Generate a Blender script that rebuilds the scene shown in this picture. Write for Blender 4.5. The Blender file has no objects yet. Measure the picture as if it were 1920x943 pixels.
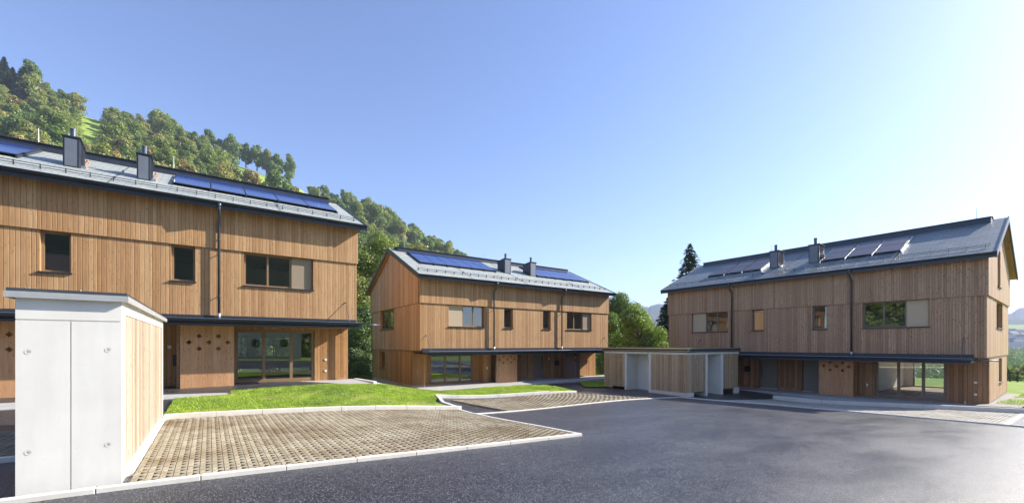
import bpy, bmesh, math, random
import numpy as np
from mathutils import Vector, Matrix
random.seed(7)
RNG = np.random.default_rng(11)
S = bpy.context.scene
C = S.collection
R_ = math.radians

# ------------------------------------------------------------------ camera, light, sky
EYE = 1.84
YAW = R_(35.75)
FPX = 785.0
cam_d = bpy.data.cameras.new("camera")
cam = bpy.data.objects.new("camera", cam_d); C.objects.link(cam)
cam.location = (0, 0, EYE)
cam.rotation_euler = (R_(90), 0, -YAW)
cam_d.sensor_width = 36.0; cam_d.lens = FPX / 1920 * 36.0
cam_d.shift_y = (645.5 - 471.5) / 1920
cam_d.clip_start = 0.1; cam_d.clip_end = 9000
S.camera = cam

SUN_EL = R_(31.0)
SUN_XY = (0.95, -0.314)
sun_d = bpy.data.lights.new("sun", 'SUN'); sun_d.energy = 5.0; sun_d.angle = R_(0.5); sun_d.color = (1.0, 0.93, 0.82)
sun = bpy.data.objects.new("sun", sun_d); C.objects.link(sun)
_sv = Vector((SUN_XY[0] * math.cos(SUN_EL), SUN_XY[1] * math.cos(SUN_EL), math.sin(SUN_EL))).normalized()
sun.rotation_euler = _sv.to_track_quat('Z', 'Y').to_euler()
sun.location = (60, -30, 60)

w = bpy.data.worlds.new("World"); S.world = w; w.use_nodes = True
nt = w.node_tree
bg = nt.nodes["Background"]; sky = nt.nodes.new("ShaderNodeTexSky")
sky.sky_type = 'NISHITA'; sky.sun_disc = False
sky.sun_elevation = SUN_EL; sky.sun_rotation = math.atan2(SUN_XY[0], SUN_XY[1])
sky.altitude = 700; sky.air_density = 1.0; sky.dust_density = 1.0; sky.ozone_density = 2.0
_tint = nt.nodes.new("ShaderNodeMix"); _tint.data_type = 'RGBA'; _tint.blend_type = 'MULTIPLY'; _tint.inputs[0].default_value = 1.0
_tint.inputs[7].default_value = (.92, .955, 1.14, 1)
nt.links.new(sky.outputs[0], _tint.inputs[6]); nt.links.new(_tint.outputs[2], bg.inputs[0]); bg.inputs[1].default_value = 0.105
S.view_settings.view_transform = 'Standard'; S.view_settings.look = 'None'
S.view_settings.exposure = 1.15; S.view_settings.gamma = 1.0
S.view_settings.use_curve_mapping = False
S.cycles.use_denoising = True
S.cycles.max_bounces = 8; S.cycles.transparent_max_bounces = 16; S.cycles.volume_bounces = 0
S.cycles.sample_clamp_indirect = 6.0

# ------------------------------------------------------------------ terrain height
CTRL = [(-1, 7.2, 0), (-1, 13, 0), (-3, 18, 0), (-8, 13, .05), (-8, 7, .05), (-9, 0, .05), (0, 0, -.04), (-1, -8, 0), (7.2, 7.2, -.34),
        (7.1, 12.4, -.5), (20.8, 13.2, -1.06), (20.8, 8.6, -.93), (20.8, 1.3, -.78), (27, 10.3, -1.46), (27.1, 1.7, -1.04),
        (30, -4, -.95), (3, 4.3, -.16), (9, .6, -.35), (9, -8, -.3), (20, -8, -.7), (6, 19.2, -.04), (1, 17.5, 0), (5.5, 15.5, -.2),
        (8.2, 16.6, -.5), (14, 16.4, -.72), (9.8, 22.3, -.9), (14, 22, -.9), (20, 22, -.95), (27, 22, -1.0), (9.5, 35, -1.7),
        (7.5, 30, -1.3), (6.0, 24, -.3), (27.5, 19, -1.12), (21.7, 19, -1.04), (26.7, 13, -1.25), (28.5, 13, -1.3), (30, 3, -1.17),
        (40, 3, -1.35), (44, 12, -1.5), (44, 26, -1.8), (-12, 22, .05), (-12, 32, 0), (0, 32, -.2), (20, 37, -1.6), (30, 37, -1.7), (33, -10, -1),
        (45, -8, -1.4), (-15, -12, .1)]
_P = np.array(CTRL, float)
def _phi(r):
    r = np.maximum(r, 1e-9); return r * r * np.log(r)
_n = len(_P)
_K = _phi(np.hypot(_P[:, None, 0] - _P[None, :, 0], _P[:, None, 1] - _P[None, :, 1])) + np.eye(_n) * 0.4
_A = np.zeros((_n + 3, _n + 3)); _A[:_n, :_n] = _K; _A[:_n, _n] = 1; _A[:_n, _n + 1:] = _P[:, :2]; _A[_n, :_n] = 1; _A[_n + 1:, :_n] = _P[:, :2].T
_W = np.linalg.solve(_A, np.concatenate([_P[:, 2], [0, 0, 0]]))
def near_h(x, y):
    x = np.asarray(x, float); y = np.asarray(y, float)
    xc = np.clip(x, -15, 45); yc = np.clip(y, -12, 38)
    r = np.hypot(xc[..., None] - _P[:, 0], yc[..., None] - _P[:, 1])
    return (_phi(r) * _W[:_n]).sum(-1) + _W[_n] + _W[_n + 1] * xc + _W[_n + 2] * yc
def sstep(a, b, t):
    t = np.clip((t - a) / (b - a), 0, 1); return t * t * (3 - 2 * t)
SY, CY = math.sin(YAW), math.cos(YAW)
# ridge of the wooded hill: (image bearing, height of the ground over the eye per metre of distance, distance of the crest)
RID = np.array([(-2400, .62, 230), (-900, .66, 230), (-300, .66, 225), (0, .615, 235), (100, .575, 240), (200, .53, 250), (300, .50, 262), (400, .465, 275),
                (480, .435, 285), (560, .388, 292), (620, .325, 300), (700, .272, 310), (800, .205, 325), (860, .165, 335), (900, .125, 345), (960, .07, 350), (1040, .03, 350),
                (1150, .02, 350), (1250, -.02, 350), (1400, -.03, 350), (3000, -.03, 350)])
def bearing(x, y):
    D = x * SY + y * CY; L = x * CY - y * SY
    Ds = np.maximum(D, 1e-3)
    return 960 + FPX * L / Ds, D
def H(x, y):
    x = np.asarray(x, float); y = np.asarray(y, float)
    h = near_h(x, y)
    u, D = bearing(x, y)
    u = np.clip(u, -2400, 3000); u = np.where(D < 1, -2400 if False else 3000, u)
    s = np.interp(u, RID[:, 0], RID[:, 1]); Dr = np.interp(u, RID[:, 0], RID[:, 2])
    D0 = 44.0
    top = s * Dr + EYE
    t = (D - D0) / (Dr - D0)
    tt = np.clip(t, 0, 1)
    prof = np.where(t < 1, 0.25 * tt ** 2 + 0.75 * tt, 1 - np.clip((t - 1) * .35, 0, 1.0))
    up = np.maximum(top, 0) * prof
    hill = np.where(D > D0, up, 0)
    # uneven slope
    bump = (np.sin(x * .031 + 1.3) * np.cos(y * .027) * 2.2 + np.sin(x * .083 + y * .05) * .7) * sstep(60, 140, D) * sstep(1300, 900, u)
    # the valley on the right falls away
    val = -11.0 * sstep(52, 190, x + .2 * np.abs(y)) * sstep(1100, 1350, u)
    val = np.where(D < 1, 0, val)
    return h + hill + bump * (hill > 0) + val
def h1(x, y): return float(H(np.array([x]), np.array([y]))[0])
def ray_xy(u, D):
    k = (u - 960) / FPX
    return D * (SY + k * CY), D * (CY - k * SY)
def vpix(x, y, z):
    D = x * SY + y * CY
    return 960 + FPX * (x * CY - y * SY) / D, 645.5 - FPX * (z - EYE) / D

# ------------------------------------------------------------------ materials
def new_mat(name):
    m = bpy.data.materials.new(name); m.use_nodes = True
    n = m.node_tree.nodes; b = n["Principled BSDF"]
    return m, m.node_tree, n, m.node_tree.links, b
def N(nodes, t, **kw):
    nd = nodes.new(t)
    for k, v in kw.items(): setattr(nd, k, v)
    return nd
def math_n(n, L, op, a, b=None, c=None):
    m = n.new("ShaderNodeMath"); m.operation = op
    for i, v in enumerate((a, b, c)):
        if v is None: continue
        if isinstance(v, (int, float)): m.inputs[i].default_value = v
        else: L.new(v, m.inputs[i])
    return m.outputs[0]
def ramp(n, L, fac, stops):
    r = n.new("ShaderNodeValToRGB"); e = r.color_ramp.elements
    while len(e) < len(stops): e.new(.5)
    for i, (p, c) in enumerate(stops):
        e[i].position = p; e[i].color = (*c, 1) if len(c) == 3 else c
    L.new(fac, r.inputs[0]); return r.outputs[0]
def mixc(n, L, fac, a, b, mode='MIX'):
    m = n.new("ShaderNodeMix"); m.data_type = 'RGBA'; m.blend_type = mode
    for sock, v in ((m.inputs[0], fac), (m.inputs[6], a), (m.inputs[7], b)):
        if isinstance(v, (int, float)): sock.default_value = v
        elif isinstance(v, tuple): sock.default_value = (*v, 1)
        else: L.new(v, sock)
    return m.outputs[2]
def noise(n, L, vec, scale, detail=3, rough=.55):
    t = n.new("ShaderNodeTexNoise"); t.inputs['Scale'].default_value = scale; t.inputs['Detail'].default_value = detail
    t.inputs['Roughness'].default_value = rough
    if vec is not None: L.new(vec, t.inputs['Vector'])
    return t.outputs['Fac']
def bump(n, L, h, strength, dist, b):
    bp = n.new("ShaderNodeBump"); bp.inputs['Strength'].default_value = strength; bp.inputs['Distance'].default_value = dist
    L.new(h, bp.inputs['Height']); L.new(bp.outputs[0], b.inputs['Normal']); return bp

def wood_mat(name, dark, mid, light, width=.15, rough=.62, gap=.012, weather=None, knot=.65):
    m, t, n, L, b = new_mat(name)
    tc = N(n, "ShaderNodeTexCoord"); sp = N(n, "ShaderNodeSeparateXYZ"); L.new(tc.outputs['Object'], sp.inputs[0])
    sn = N(n, "ShaderNodeSeparateXYZ"); L.new(tc.outputs['Normal'], sn.inputs[0])
    ax = math_n(n, L, 'ABSOLUTE', sn.outputs[0]); ay = math_n(n, L, 'ABSOLUTE', sn.outputs[1])
    tt = math_n(n, L, 'ADD', math_n(n, L, 'MULTIPLY', sp.outputs[0], ay), math_n(n, L, 'MULTIPLY', sp.outputs[1], ax))
    oi = N(n, "ShaderNodeObjectInfo")
    tt = math_n(n, L, 'ADD', tt, math_n(n, L, 'MULTIPLY', oi.outputs['Random'], 57.0))
    tt = math_n(n, L, 'ADD', tt, math_n(n, L, 'MULTIPLY', ax, 13.37))
    v = N(n, "ShaderNodeTexVoronoi", voronoi_dimensions='1D', feature='F1'); v.inputs['Scale'].default_value = 1 / width; v.inputs['Randomness'].default_value = .55
    L.new(tt, v.inputs['W'])
    e = N(n, "ShaderNodeTexVoronoi", voronoi_dimensions='1D', feature='DISTANCE_TO_EDGE'); e.inputs['Scale'].default_value = 1 / width; e.inputs['Randomness'].default_value = .55
    L.new(tt, e.inputs['W'])
    sc = N(n, "ShaderNodeSeparateColor"); L.new(v.outputs['Color'], sc.inputs[0])
    base = ramp(n, L, sc.outputs[0], [(0, dark), (.45, mid), (1, light)])
    # grain, stretched along the board
    cb = N(n, "ShaderNodeCombineXYZ"); L.new(math_n(n, L, 'MULTIPLY', tt, 26.0), cb.inputs[0]); L.new(math_n(n, L, 'MULTIPLY', sp.outputs[2], 1.6), cb.inputs[1])
    L.new(math_n(n, L, 'MULTIPLY', sc.outputs[1], 40.0), cb.inputs[2])
    g = noise(n, L, cb.outputs[0], 1.0, 4, .6)
    col = mixc(n, L, .55, base, ramp(n, L, g, [(.3, (.66, .60, .55)), (.65, (1.12, 1.1, 1.08))]), 'MULTIPLY')
    # knots
    ck = N(n, "ShaderNodeCombineXYZ"); L.new(math_n(n, L, 'MULTIPLY', tt, 7.0), ck.inputs[0]); L.new(math_n(n, L, 'MULTIPLY', sp.outputs[2], 3.2), ck.inputs[1])
    k = N(n, "ShaderNodeTexVoronoi", voronoi_dimensions='2D', feature='F1'); k.inputs['Scale'].default_value = 1; L.new(ck.outputs[0], k.inputs['Vector'])
    kf = ramp(n, L, k.outputs['Distance'], [(.06, (1, 1, 1)), (.17, (0, 0, 0))])
    ksel = math_n(n, L, 'GREATER_THAN', noise(n, L, ck.outputs[0], .35, 1), .5 if knot < .8 else .42)
    kk = math_n(n, L, 'MULTIPLY', math_n(n, L, 'MULTIPLY', kf, ksel), knot)
    col = mixc(n, L, kk, col, tuple(x * .42 for x in dark))
    # broad weathering
    wz = noise(n, L, tc.outputs['Object'], .55, 3, .6)
    if weather: col = mixc(n, L, ramp(n, L, wz, [(.38, (0, 0, 0)), (.72, (.75, .75, .75))]), col, weather)
    else: col = mixc(n, L, .35, col, ramp(n, L, wz, [(.3, (.8, .78, .76)), (.7, (1.1, 1.1, 1.1))]), 'MULTIPLY')
    ed = math_n(n, L, 'LESS_THAN', e.outputs['Distance'], gap / width * .5)
    col = mixc(n, L, math_n(n, L, 'MULTIPLY', ed, .62), col, (dark[0] * .22, dark[1] * .22, dark[2] * .22))
    L.new(col, b.inputs['Base Color']); b.inputs['Roughness'].default_value = rough; b.inputs['Specular IOR Level'].default_value = .3
    hh = ramp(n, L, e.outputs['Distance'], [(0, (0, 0, 0)), (min(.9, gap / width), (1, 1, 1))])
    hh = math_n(n, L, 'ADD', hh, math_n(n, L, 'MULTIPLY', g, .25))
    bump(n, L, hh, .7, .012, b)
    return m
def plain(name, col, rough=.5, metal=0.0, var=.12, scale=6.0, spec=.5, bmp=0.0):
    m, t, n, L, b = new_mat(name)
    tc = N(n, "ShaderNodeTexCoord")
    f = noise(n, L, tc.outputs['Object'], scale, 5, .6)
    lo = tuple(c * (1 - var) for c in col); hi = tuple(min(1, c * (1 + var)) for c in col)
    L.new(ramp(n, L, f, [(.3, lo), (.7, hi)]), b.inputs['Base Color'])
    b.inputs['Roughness'].default_value = rough; b.inputs['Metallic'].default_value = metal; b.inputs['Specular IOR Level'].default_value = spec
    if bmp: bump(n, L, noise(n, L, tc.outputs['Object'], scale * 5, 4), bmp, .01, b)
    return m
def concrete_mat(name, col, var=.1, splash_dirt=False):
    m, t, n, L, b = new_mat(name)
    tc = N(n, "ShaderNodeTexCoord")
    f1 = noise(n, L, tc.outputs['Object'], 1.4, 5, .65)
    mp = N(n, "ShaderNodeMapping"); mp.inputs['Scale'].default_value = (3, 3, .35); L.new(tc.outputs['Object'], mp.inputs[0])
    f2 = noise(n, L, mp.outputs[0], 1.6, 4, .6)
    f3 = noise(n, L, tc.outputs['Object'], 60, 2, .6)
    c = ramp(n, L, f1, [(.25, tuple(x * (1 - var) for x in col)), (.75, tuple(min(.9, x * (1 + var)) for x in col))])
    c = mixc(n, L, .3, c, ramp(n, L, f2, [(.3, tuple(x * .93 for x in (.85, .83, .8))), (.6, (1, 1, 1))]), 'MULTIPLY')
    pores = N(n, "ShaderNodeTexVoronoi"); pores.inputs['Scale'].default_value = 9; L.new(tc.outputs['Object'], pores.inputs['Vector'])
    pf = ramp(n, L, pores.outputs['Distance'], [(.03, (1, 1, 1)), (.07, (0, 0, 0))])
    c = mixc(n, L, math_n(n, L, 'MULTIPLY', pf, .5), c, tuple(x * .5 for x in col))
    sz = N(n, "ShaderNodeSeparateXYZ"); L.new(tc.outputs['Object'], sz.inputs[0])
    splash = math_n(n, L, 'ADD', sz.outputs[2], math_n(n, L, 'MULTIPLY', noise(n, L, mp.outputs[0], 5, 4, .7), -.35))
    if splash_dirt: c = mixc(n, L, ramp(n, L, splash, [(-.0, (.35, .35, .35)), (.05, (0, 0, 0))]), c, (.40, .36, .30))
    L.new(c, b.inputs['Base Color']); b.inputs['Roughness'].default_value = .8; b.inputs['Specular IOR Level'].default_value = .25
    bump(n, L, math_n(n, L, 'ADD', math_n(n, L, 'MULTIPLY', f3, .35), math_n(n, L, 'MULTIPLY', pf, -1.5)), .12, .004, b)
    return m

M = {}
M['larch'] = wood_mat("larch boards honey", (.39, .218, .098), (.46, .27, .128), (.54, .34, .172), .125, knot=.45)
M['larch_gf'] = wood_mat("larch boards amber", (.35, .175, .065), (.43, .23, .09), (.51, .295, .13), .14)
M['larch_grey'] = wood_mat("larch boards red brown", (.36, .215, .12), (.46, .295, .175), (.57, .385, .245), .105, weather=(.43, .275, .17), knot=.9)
M['larch_gable'] = wood_mat("larch boards gable", (.43, .26, .14), (.52, .33, .19), (.60, .41, .255), .15)
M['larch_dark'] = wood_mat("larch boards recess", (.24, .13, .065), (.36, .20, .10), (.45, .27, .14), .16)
M['panel3ply'] = wood_mat("three ply board", (.50, .27, .13), (.54, .30, .15), (.58, .335, .17), .24, gap=.004)
M['panel_dark'] = wood_mat("three ply board dark", (.12, .075, .06), (.17, .105, .085), (.21, .135, .11), .24, gap=.004)
M['pale_boards'] = wood_mat("fresh spruce boards", (.31, .24, .17), (.41, .335, .25), (.52, .44, .35), .15)
M['shed_boards'] = wood_mat("weathered spruce battens", (.36, .245, .135), (.50, .355, .205), (.62, .46, .29), .13, weather=(.47, .36, .24))
M['frame'] = plain("window frame oak", (.26, .17, .085), .5, var=.1)
M['frame_grey'] = plain("window frame umber", (.20, .15, .105), .5, var=.1)
M['slate_metal'] = plain("dark blue grey metal", (.042, .050, .066), .40, .25, .15, 3.0)
M['chim_panel'] = plain("grey metal panel", (.16, .18, .215), .5, .2, .08, 3.0)
M['zinc'] = plain("bright zinc", (.62, .63, .64), .32, .9, .12, 8.0)
M['rim'] = plain("matt zinc edge", (.50, .51, .51), .4, .35, .1, 8.0)
M['pipe'] = plain("grey downpipe", (.10, .115, .14), .35, .6, .1, 5.0)
M['white_conc'] = concrete_mat("white fair faced concrete", (.77, .755, .69), .07)
M['kerb'] = concrete_mat("kerb concrete", (.70, .67, .60), .10)
M['slab'] = concrete_mat("patio slab concrete", (.42, .415, .40), .15)
M['plinth'] = concrete_mat("plinth render", (.45, .42, .37), .12)
M['plaster'] = plain("interior plaster", (.74, .70, .62), .85, var=.03)
M['parquet'] = wood_mat("interior parquet", (.52, .36, .20), (.60, .43, .26), (.66, .49, .31), .12, gap=.002)
M['door_grey'] = plain("door olive grey", (.20, .18, .155), .5, var=.06)
M['screen'] = plain("textile sun screen", (.30, .24, .165), .85, var=.05, scale=20)
M['switch'] = plain("white plastic", (.75, .75, .72), .4, var=.03)
M['black'] = plain("black powder coat", (.02, .022, .027), .4)
M['copper'] = plain("orange copper hose", (.55, .22, .10), .5)
M['bark'] = plain("bark", (.10, .075, .055), .9, var=.35, scale=4, bmp=.5)

def slate_mat(name, base, base2):
    m, t, n, L, b = new_mat(name)
    tc = N(n, "ShaderNodeTexCoord")
    br = N(n, "ShaderNodeTexBrick"); br.inputs['Scale'].default_value = 1.0; br.offset = .5
    mp = N(n, "ShaderNodeMapping"); L.new(tc.outputs['Object'], mp.inputs[0])
    L.new(mp.outputs[0], br.inputs['Vector'])
    br.inputs['Color1'].default_value = (*base, 1); br.inputs['Color2'].default_value = (*base2, 1)
    br.inputs['Mortar'].default_value = (*[x * .55 for x in base], 1)
    br.inputs['Brick Width'].default_value = .42; br.inputs['Row Height'].default_value = .26; br.inputs['Mortar Size'].default_value = .012
    f = noise(n, L, tc.outputs['Object'], .8, 5, .65)
    c = mixc(n, L, .5, br.outputs['Color'], ramp(n, L, f, [(.3, (.72, .74, .74)), (.7, (1.15, 1.15, 1.12))]), 'MULTIPLY')
    L.new(c, b.inputs['Base Color']); b.inputs['Roughness'].default_value = .5; b.inputs['Specular IOR Level'].default_value = .45
    bump(n, L, br.outputs['Fac'], -.5, .02, b)
    return m
M['roof'] = slate_mat("grey green roof slates", (.34, .365, .34), (.39, .415, .39))
def pv_mat(name="blue black solar cells", k=1.0, grey=0.0):
    m, t, n, L, b = new_mat(name)
    tc = N(n, "ShaderNodeTexCoord"); br = N(n, "ShaderNodeTexBrick"); br.offset = 0.0
    L.new(tc.outputs['Object'], br.inputs['Vector']); br.inputs['Scale'].default_value = 1
    br.inputs['Color1'].default_value = (.030, .060, .22, 1); br.inputs['Color2'].default_value = (.034, .068, .25, 1); br.inputs['Mortar'].default_value = (.05, .08, .2, 1)
    br.inputs['Brick Width'].default_value = .16; br.inputs['Row Height'].default_value = .15; br.inputs['Mortar Size'].default_value = .004
    L.new(mixc(n, L, grey, br.outputs['Color'], (.075, .07, .08)), b.inputs['Base Color']); b.inputs['Roughness'].default_value = .12 + grey * .35; b.inputs['Specular IOR Level'].default_value = .6
    return m
M['pv'] = pv_mat()
M['pv_grey'] = pv_mat("greyish black solar cells", 1, .92)
M['roof_shaded'] = slate_mat("roof slates in shade tone", (.17, .205, .215), (.22, .25, .255))  # darker copy of the slates, shade on the right house's slope put into the colour
M['screen_light'] = plain("light sun screen", (.50, .40, .28), .85, var=.04, scale=20)
M['screen_mid'] = plain("tan sun screen", (.54, .43, .29), .85, var=.04, scale=20)
def glass_mat():
    m, t, n, L, b = new_mat("window glass"); n.remove(b)
    out = [x for x in n if x.type == 'OUTPUT_MATERIAL'][0]
    lw = N(n, "ShaderNodeLayerWeight"); lw.inputs[0].default_value = .5
    f = math_n(n, L, 'POWER', lw.outputs['Facing'], 4.0)
    f = math_n(n, L, 'ADD', math_n(n, L, 'MULTIPLY', f, .8), .16)
    tr = N(n, "ShaderNodeBsdfTransparent"); tr.inputs[0].default_value = (.80, .84, .83, 1)
    gl = N(n, "ShaderNodeBsdfGlossy"); gl.inputs['Roughness'].default_value = .01; gl.inputs['Color'].default_value = (.95, .97, 1, 1)
    mx = N(n, "ShaderNodeMixShader"); L.new(f, mx.inputs[0]); L.new(tr.outputs[0], mx.inputs[1]); L.new(gl.outputs[0], mx.inputs[2])
    L.new(mx.outputs[0], out.inputs[0]); return m
M['glass'] = glass_mat()
def asphalt_mat():
    m, t, n, L, b = new_mat("fresh asphalt")
    tc = N(n, "ShaderNodeTexCoord"); P = tc.outputs['Object']
    mp = N(n, "ShaderNodeMapping"); mp.inputs['Scale'].default_value = (.7, 1.6, 1); mp.inputs['Rotation'].default_value = (0, 0, .5); L.new(P, mp.inputs[0])
    big = noise(n, L, mp.outputs[0], .55, 6, .68)
    mid = noise(n, L, P, 2.3, 4, .6)
    fine = noise(n, L, P, 70, 3, .7)
    vo = N(n, "ShaderNodeTexVoronoi"); vo.inputs['Scale'].default_value = 115; L.new(P, vo.inputs['Vector'])
    sc = N(n, "ShaderNodeSeparateColor"); L.new(vo.outputs['Color'], sc.inputs[0])
    c = ramp(n, L, big, [(.35, (.009, .0095, .012)), (.65, (.019, .020, .023))])
    c = mixc(n, L, .5, c, ramp(n, L, mid, [(.3, (.7, .7, .72)), (.7, (1.25, 1.25, 1.22))]), 'MULTIPLY')
    c = mixc(n, L, 1.0, c, ramp(n, L, fine, [(.3, (.55, .55, .55)), (.7, (1.5, 1.5, 1.5))]), 'MULTIPLY')
    c = mixc(n, L, ramp(n, L, sc.outputs[0], [(.86, (0, 0, 0)), (.95, (.9, .9, .9))]), c, (.36, .36, .38))  # pale aggregate specks, brightened so their colour stands for sparkling glints
    L.new(c, b.inputs['Base Color'])
    L.new(ramp(n, L, big, [(.36, (.31, .31, .31)), (.66, (.46, .46, .46))]), b.inputs['Roughness'])
    b.inputs['Specular IOR Level'].default_value = .85
    hgt = math_n(n, L, 'ADD', fine, math_n(n, L, 'MULTIPLY', vo.outputs['Distance'], 1.2))
    bump(n, L, hgt, .5, .010, b)
    return m
M['asphalt'] = asphalt_mat()
def paver_mat(name, a, bcol, dirt):
    m, t, n, L, b = new_mat(name)
    tc = N(n, "ShaderNodeTexCoord"); P = tc.outputs['Object']
    vo = N(n, "ShaderNodeTexVoronoi"); vo.inputs['Scale'].default_value = 5.5; L.new(P, vo.inputs['Vector'])
    sc = N(n, "ShaderNodeSeparateColor"); L.new(vo.outputs['Color'], sc.inputs[0])
    c = ramp(n, L, sc.outputs[0], [(0, a), (1, bcol)])
    big = noise(n, L, P, .55, 5, .65)
    c = mixc(n, L, ramp(n, L, big, [(.46, (0, 0, 0)), (.68, (.85, .85, .85))]), c, dirt)
    c = mixc(n, L, .6, c, ramp(n, L, noise(n, L, P, 45, 3, .7), [(.3, (.72, .7, .66)), (.7, (1.15, 1.15, 1.12))]), 'MULTIPLY')
    L.new(c, b.inputs['Base Color']); b.inputs['Roughness'].default_value = .85; b.inputs['Specular IOR Level'].default_value = .2
    bump(n, L, noise(n, L, P, 60, 3), .4, .006, b)
    return m
M['paver'] = paver_mat("sandy grid pavers", (.29, .25, .175), (.40, .355, .265), (.17, .115, .06))
M['paver_grey'] = paver_mat("grey grid pavers", (.40, .385, .34), (.50, .48, .43), (.33, .29, .22))
M['soil'] = plain("brown grit", (.055, .04, .028), .95, var=.4, scale=25, bmp=.6)
M['gravel'] = plain("grey gravel", (.30, .29, .27), .95, var=.5, scale=14, bmp=.9)
def grass_ground(name, stops, scale=.9, b2=.7):
    m, t, n, L, b = new_mat(name)
    tc = N(n, "ShaderNodeTexCoord"); P = tc.outputs['Object']
    f = noise(n, L, P, scale, 6, .7)
    c = ramp(n, L, f, stops)
    c = mixc(n, L, .5, c, ramp(n, L, noise(n, L, P, scale * 16, 3, .7), [(.3, (.6, .6, .6)), (.7, (1.3, 1.3, 1.2))]), 'MULTIPLY')
    L.new(c, b.inputs['Base Color']); b.inputs['Roughness'].default_value = .95; b.inputs['Specular IOR Level'].default_value = .1
    bump(n, L, noise(n, L, P, scale * 20, 3), b2, .05, b)
    return m
M['lawn'] = grass_ground("lawn turf", [(.30, (.12, .09, .05)), (.37, (.20, .23, .05)), (.6, (.27, .33, .06)), (.8, (.33, .38, .08))])
M['meadow'] = grass_ground("hill meadow", [(.3, (.18, .26, .05)), (.5, (.24, .33, .065)), (.75, (.28, .36, .08))], .03, .3)

def leaf_mat(name, stops, trans=.35, var=.25):
    m, t, n, L, b = new_mat(name); n.remove(b)
    out = [x for x in n if x.type == 'OUTPUT_MATERIAL'][0]
    oi = N(n, "ShaderNodeObjectInfo"); tc = N(n, "ShaderNodeTexCoord")
    c = ramp(n, L, oi.outputs['Random'], stops)
    f = noise(n, L, tc.outputs['Object'], .45, 3, .6)
    c = mixc(n, L, 1.0, c, ramp(n, L, f, [(.3, (1 - var, 1 - var * .8, 1 - var * .5)), (.7, (1 + var * 1.3, 1 + var, 1 - var * .2))]), 'MULTIPLY')
    f2 = noise(n, L, tc.outputs['Object'], 3.5, 2, .6)
    c = mixc(n, L, 1.0, c, ramp(n, L, f2, [(.3, (.7, .72, .7)), (.7, (1.3, 1.3, 1.2))]), 'MULTIPLY')
    d = N(n, "ShaderNodeBsdfDiffuse"); L.new(c, d.inputs[0])
    tr = N(n, "ShaderNodeBsdfTranslucent"); L.new(mixc(n, L, 1.0, c, (1.15, 1.25, .6), 'MULTIPLY'), tr.inputs[0])
    gl = N(n, "ShaderNodeBsdfGlossy"); gl.inputs['Roughness'].default_value = .45; gl.inputs['Color'].default_value = (.6, .65, .6, 1)
    mx = N(n, "ShaderNodeMixShader"); mx.inputs[0].default_value = trans; L.new(d.outputs[0], mx.inputs[1]); L.new(tr.outputs[0], mx.inputs[2])
    m2 = N(n, "ShaderNodeMixShader"); m2.inputs[0].default_value = .05; L.new(mx.outputs[0], m2.inputs[1]); L.new(gl.outputs[0], m2.inputs[2])
    L.new(m2.outputs[0], out.inputs[0]); return m
M['leaf'] = leaf_mat("broad leaves", [(0, (.16, .225, .06)), (.35, (.21, .26, .07)), (.65, (.245, .28, .08)), (.85, (.28, .28, .10)), (1, (.30, .27, .11))])
M['leaf_fresh'] = leaf_mat("fresh green leaves", [(0, (.14, .23, .05)), (1, (.19, .265, .065))], .4)
M['leaf_dark'] = leaf_mat("dark green leaves", [(0, (.11, .175, .055)), (1, (.155, .215, .07))], .3)
M['leaf_autumn'] = leaf_mat("turning leaves", [(0, (.28, .26, .08)), (.6, (.30, .24, .09)), (1, (.28, .21, .09))])
M['needle'] = leaf_mat("fir needles", [(0, (.035, .075, .045)), (1, (.055, .10, .05))], .15)
M['blade'] = leaf_mat("grass blades", [(0, (.29, .40, .065)), (1, (.29, .40, .065))], .4, .3)

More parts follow.
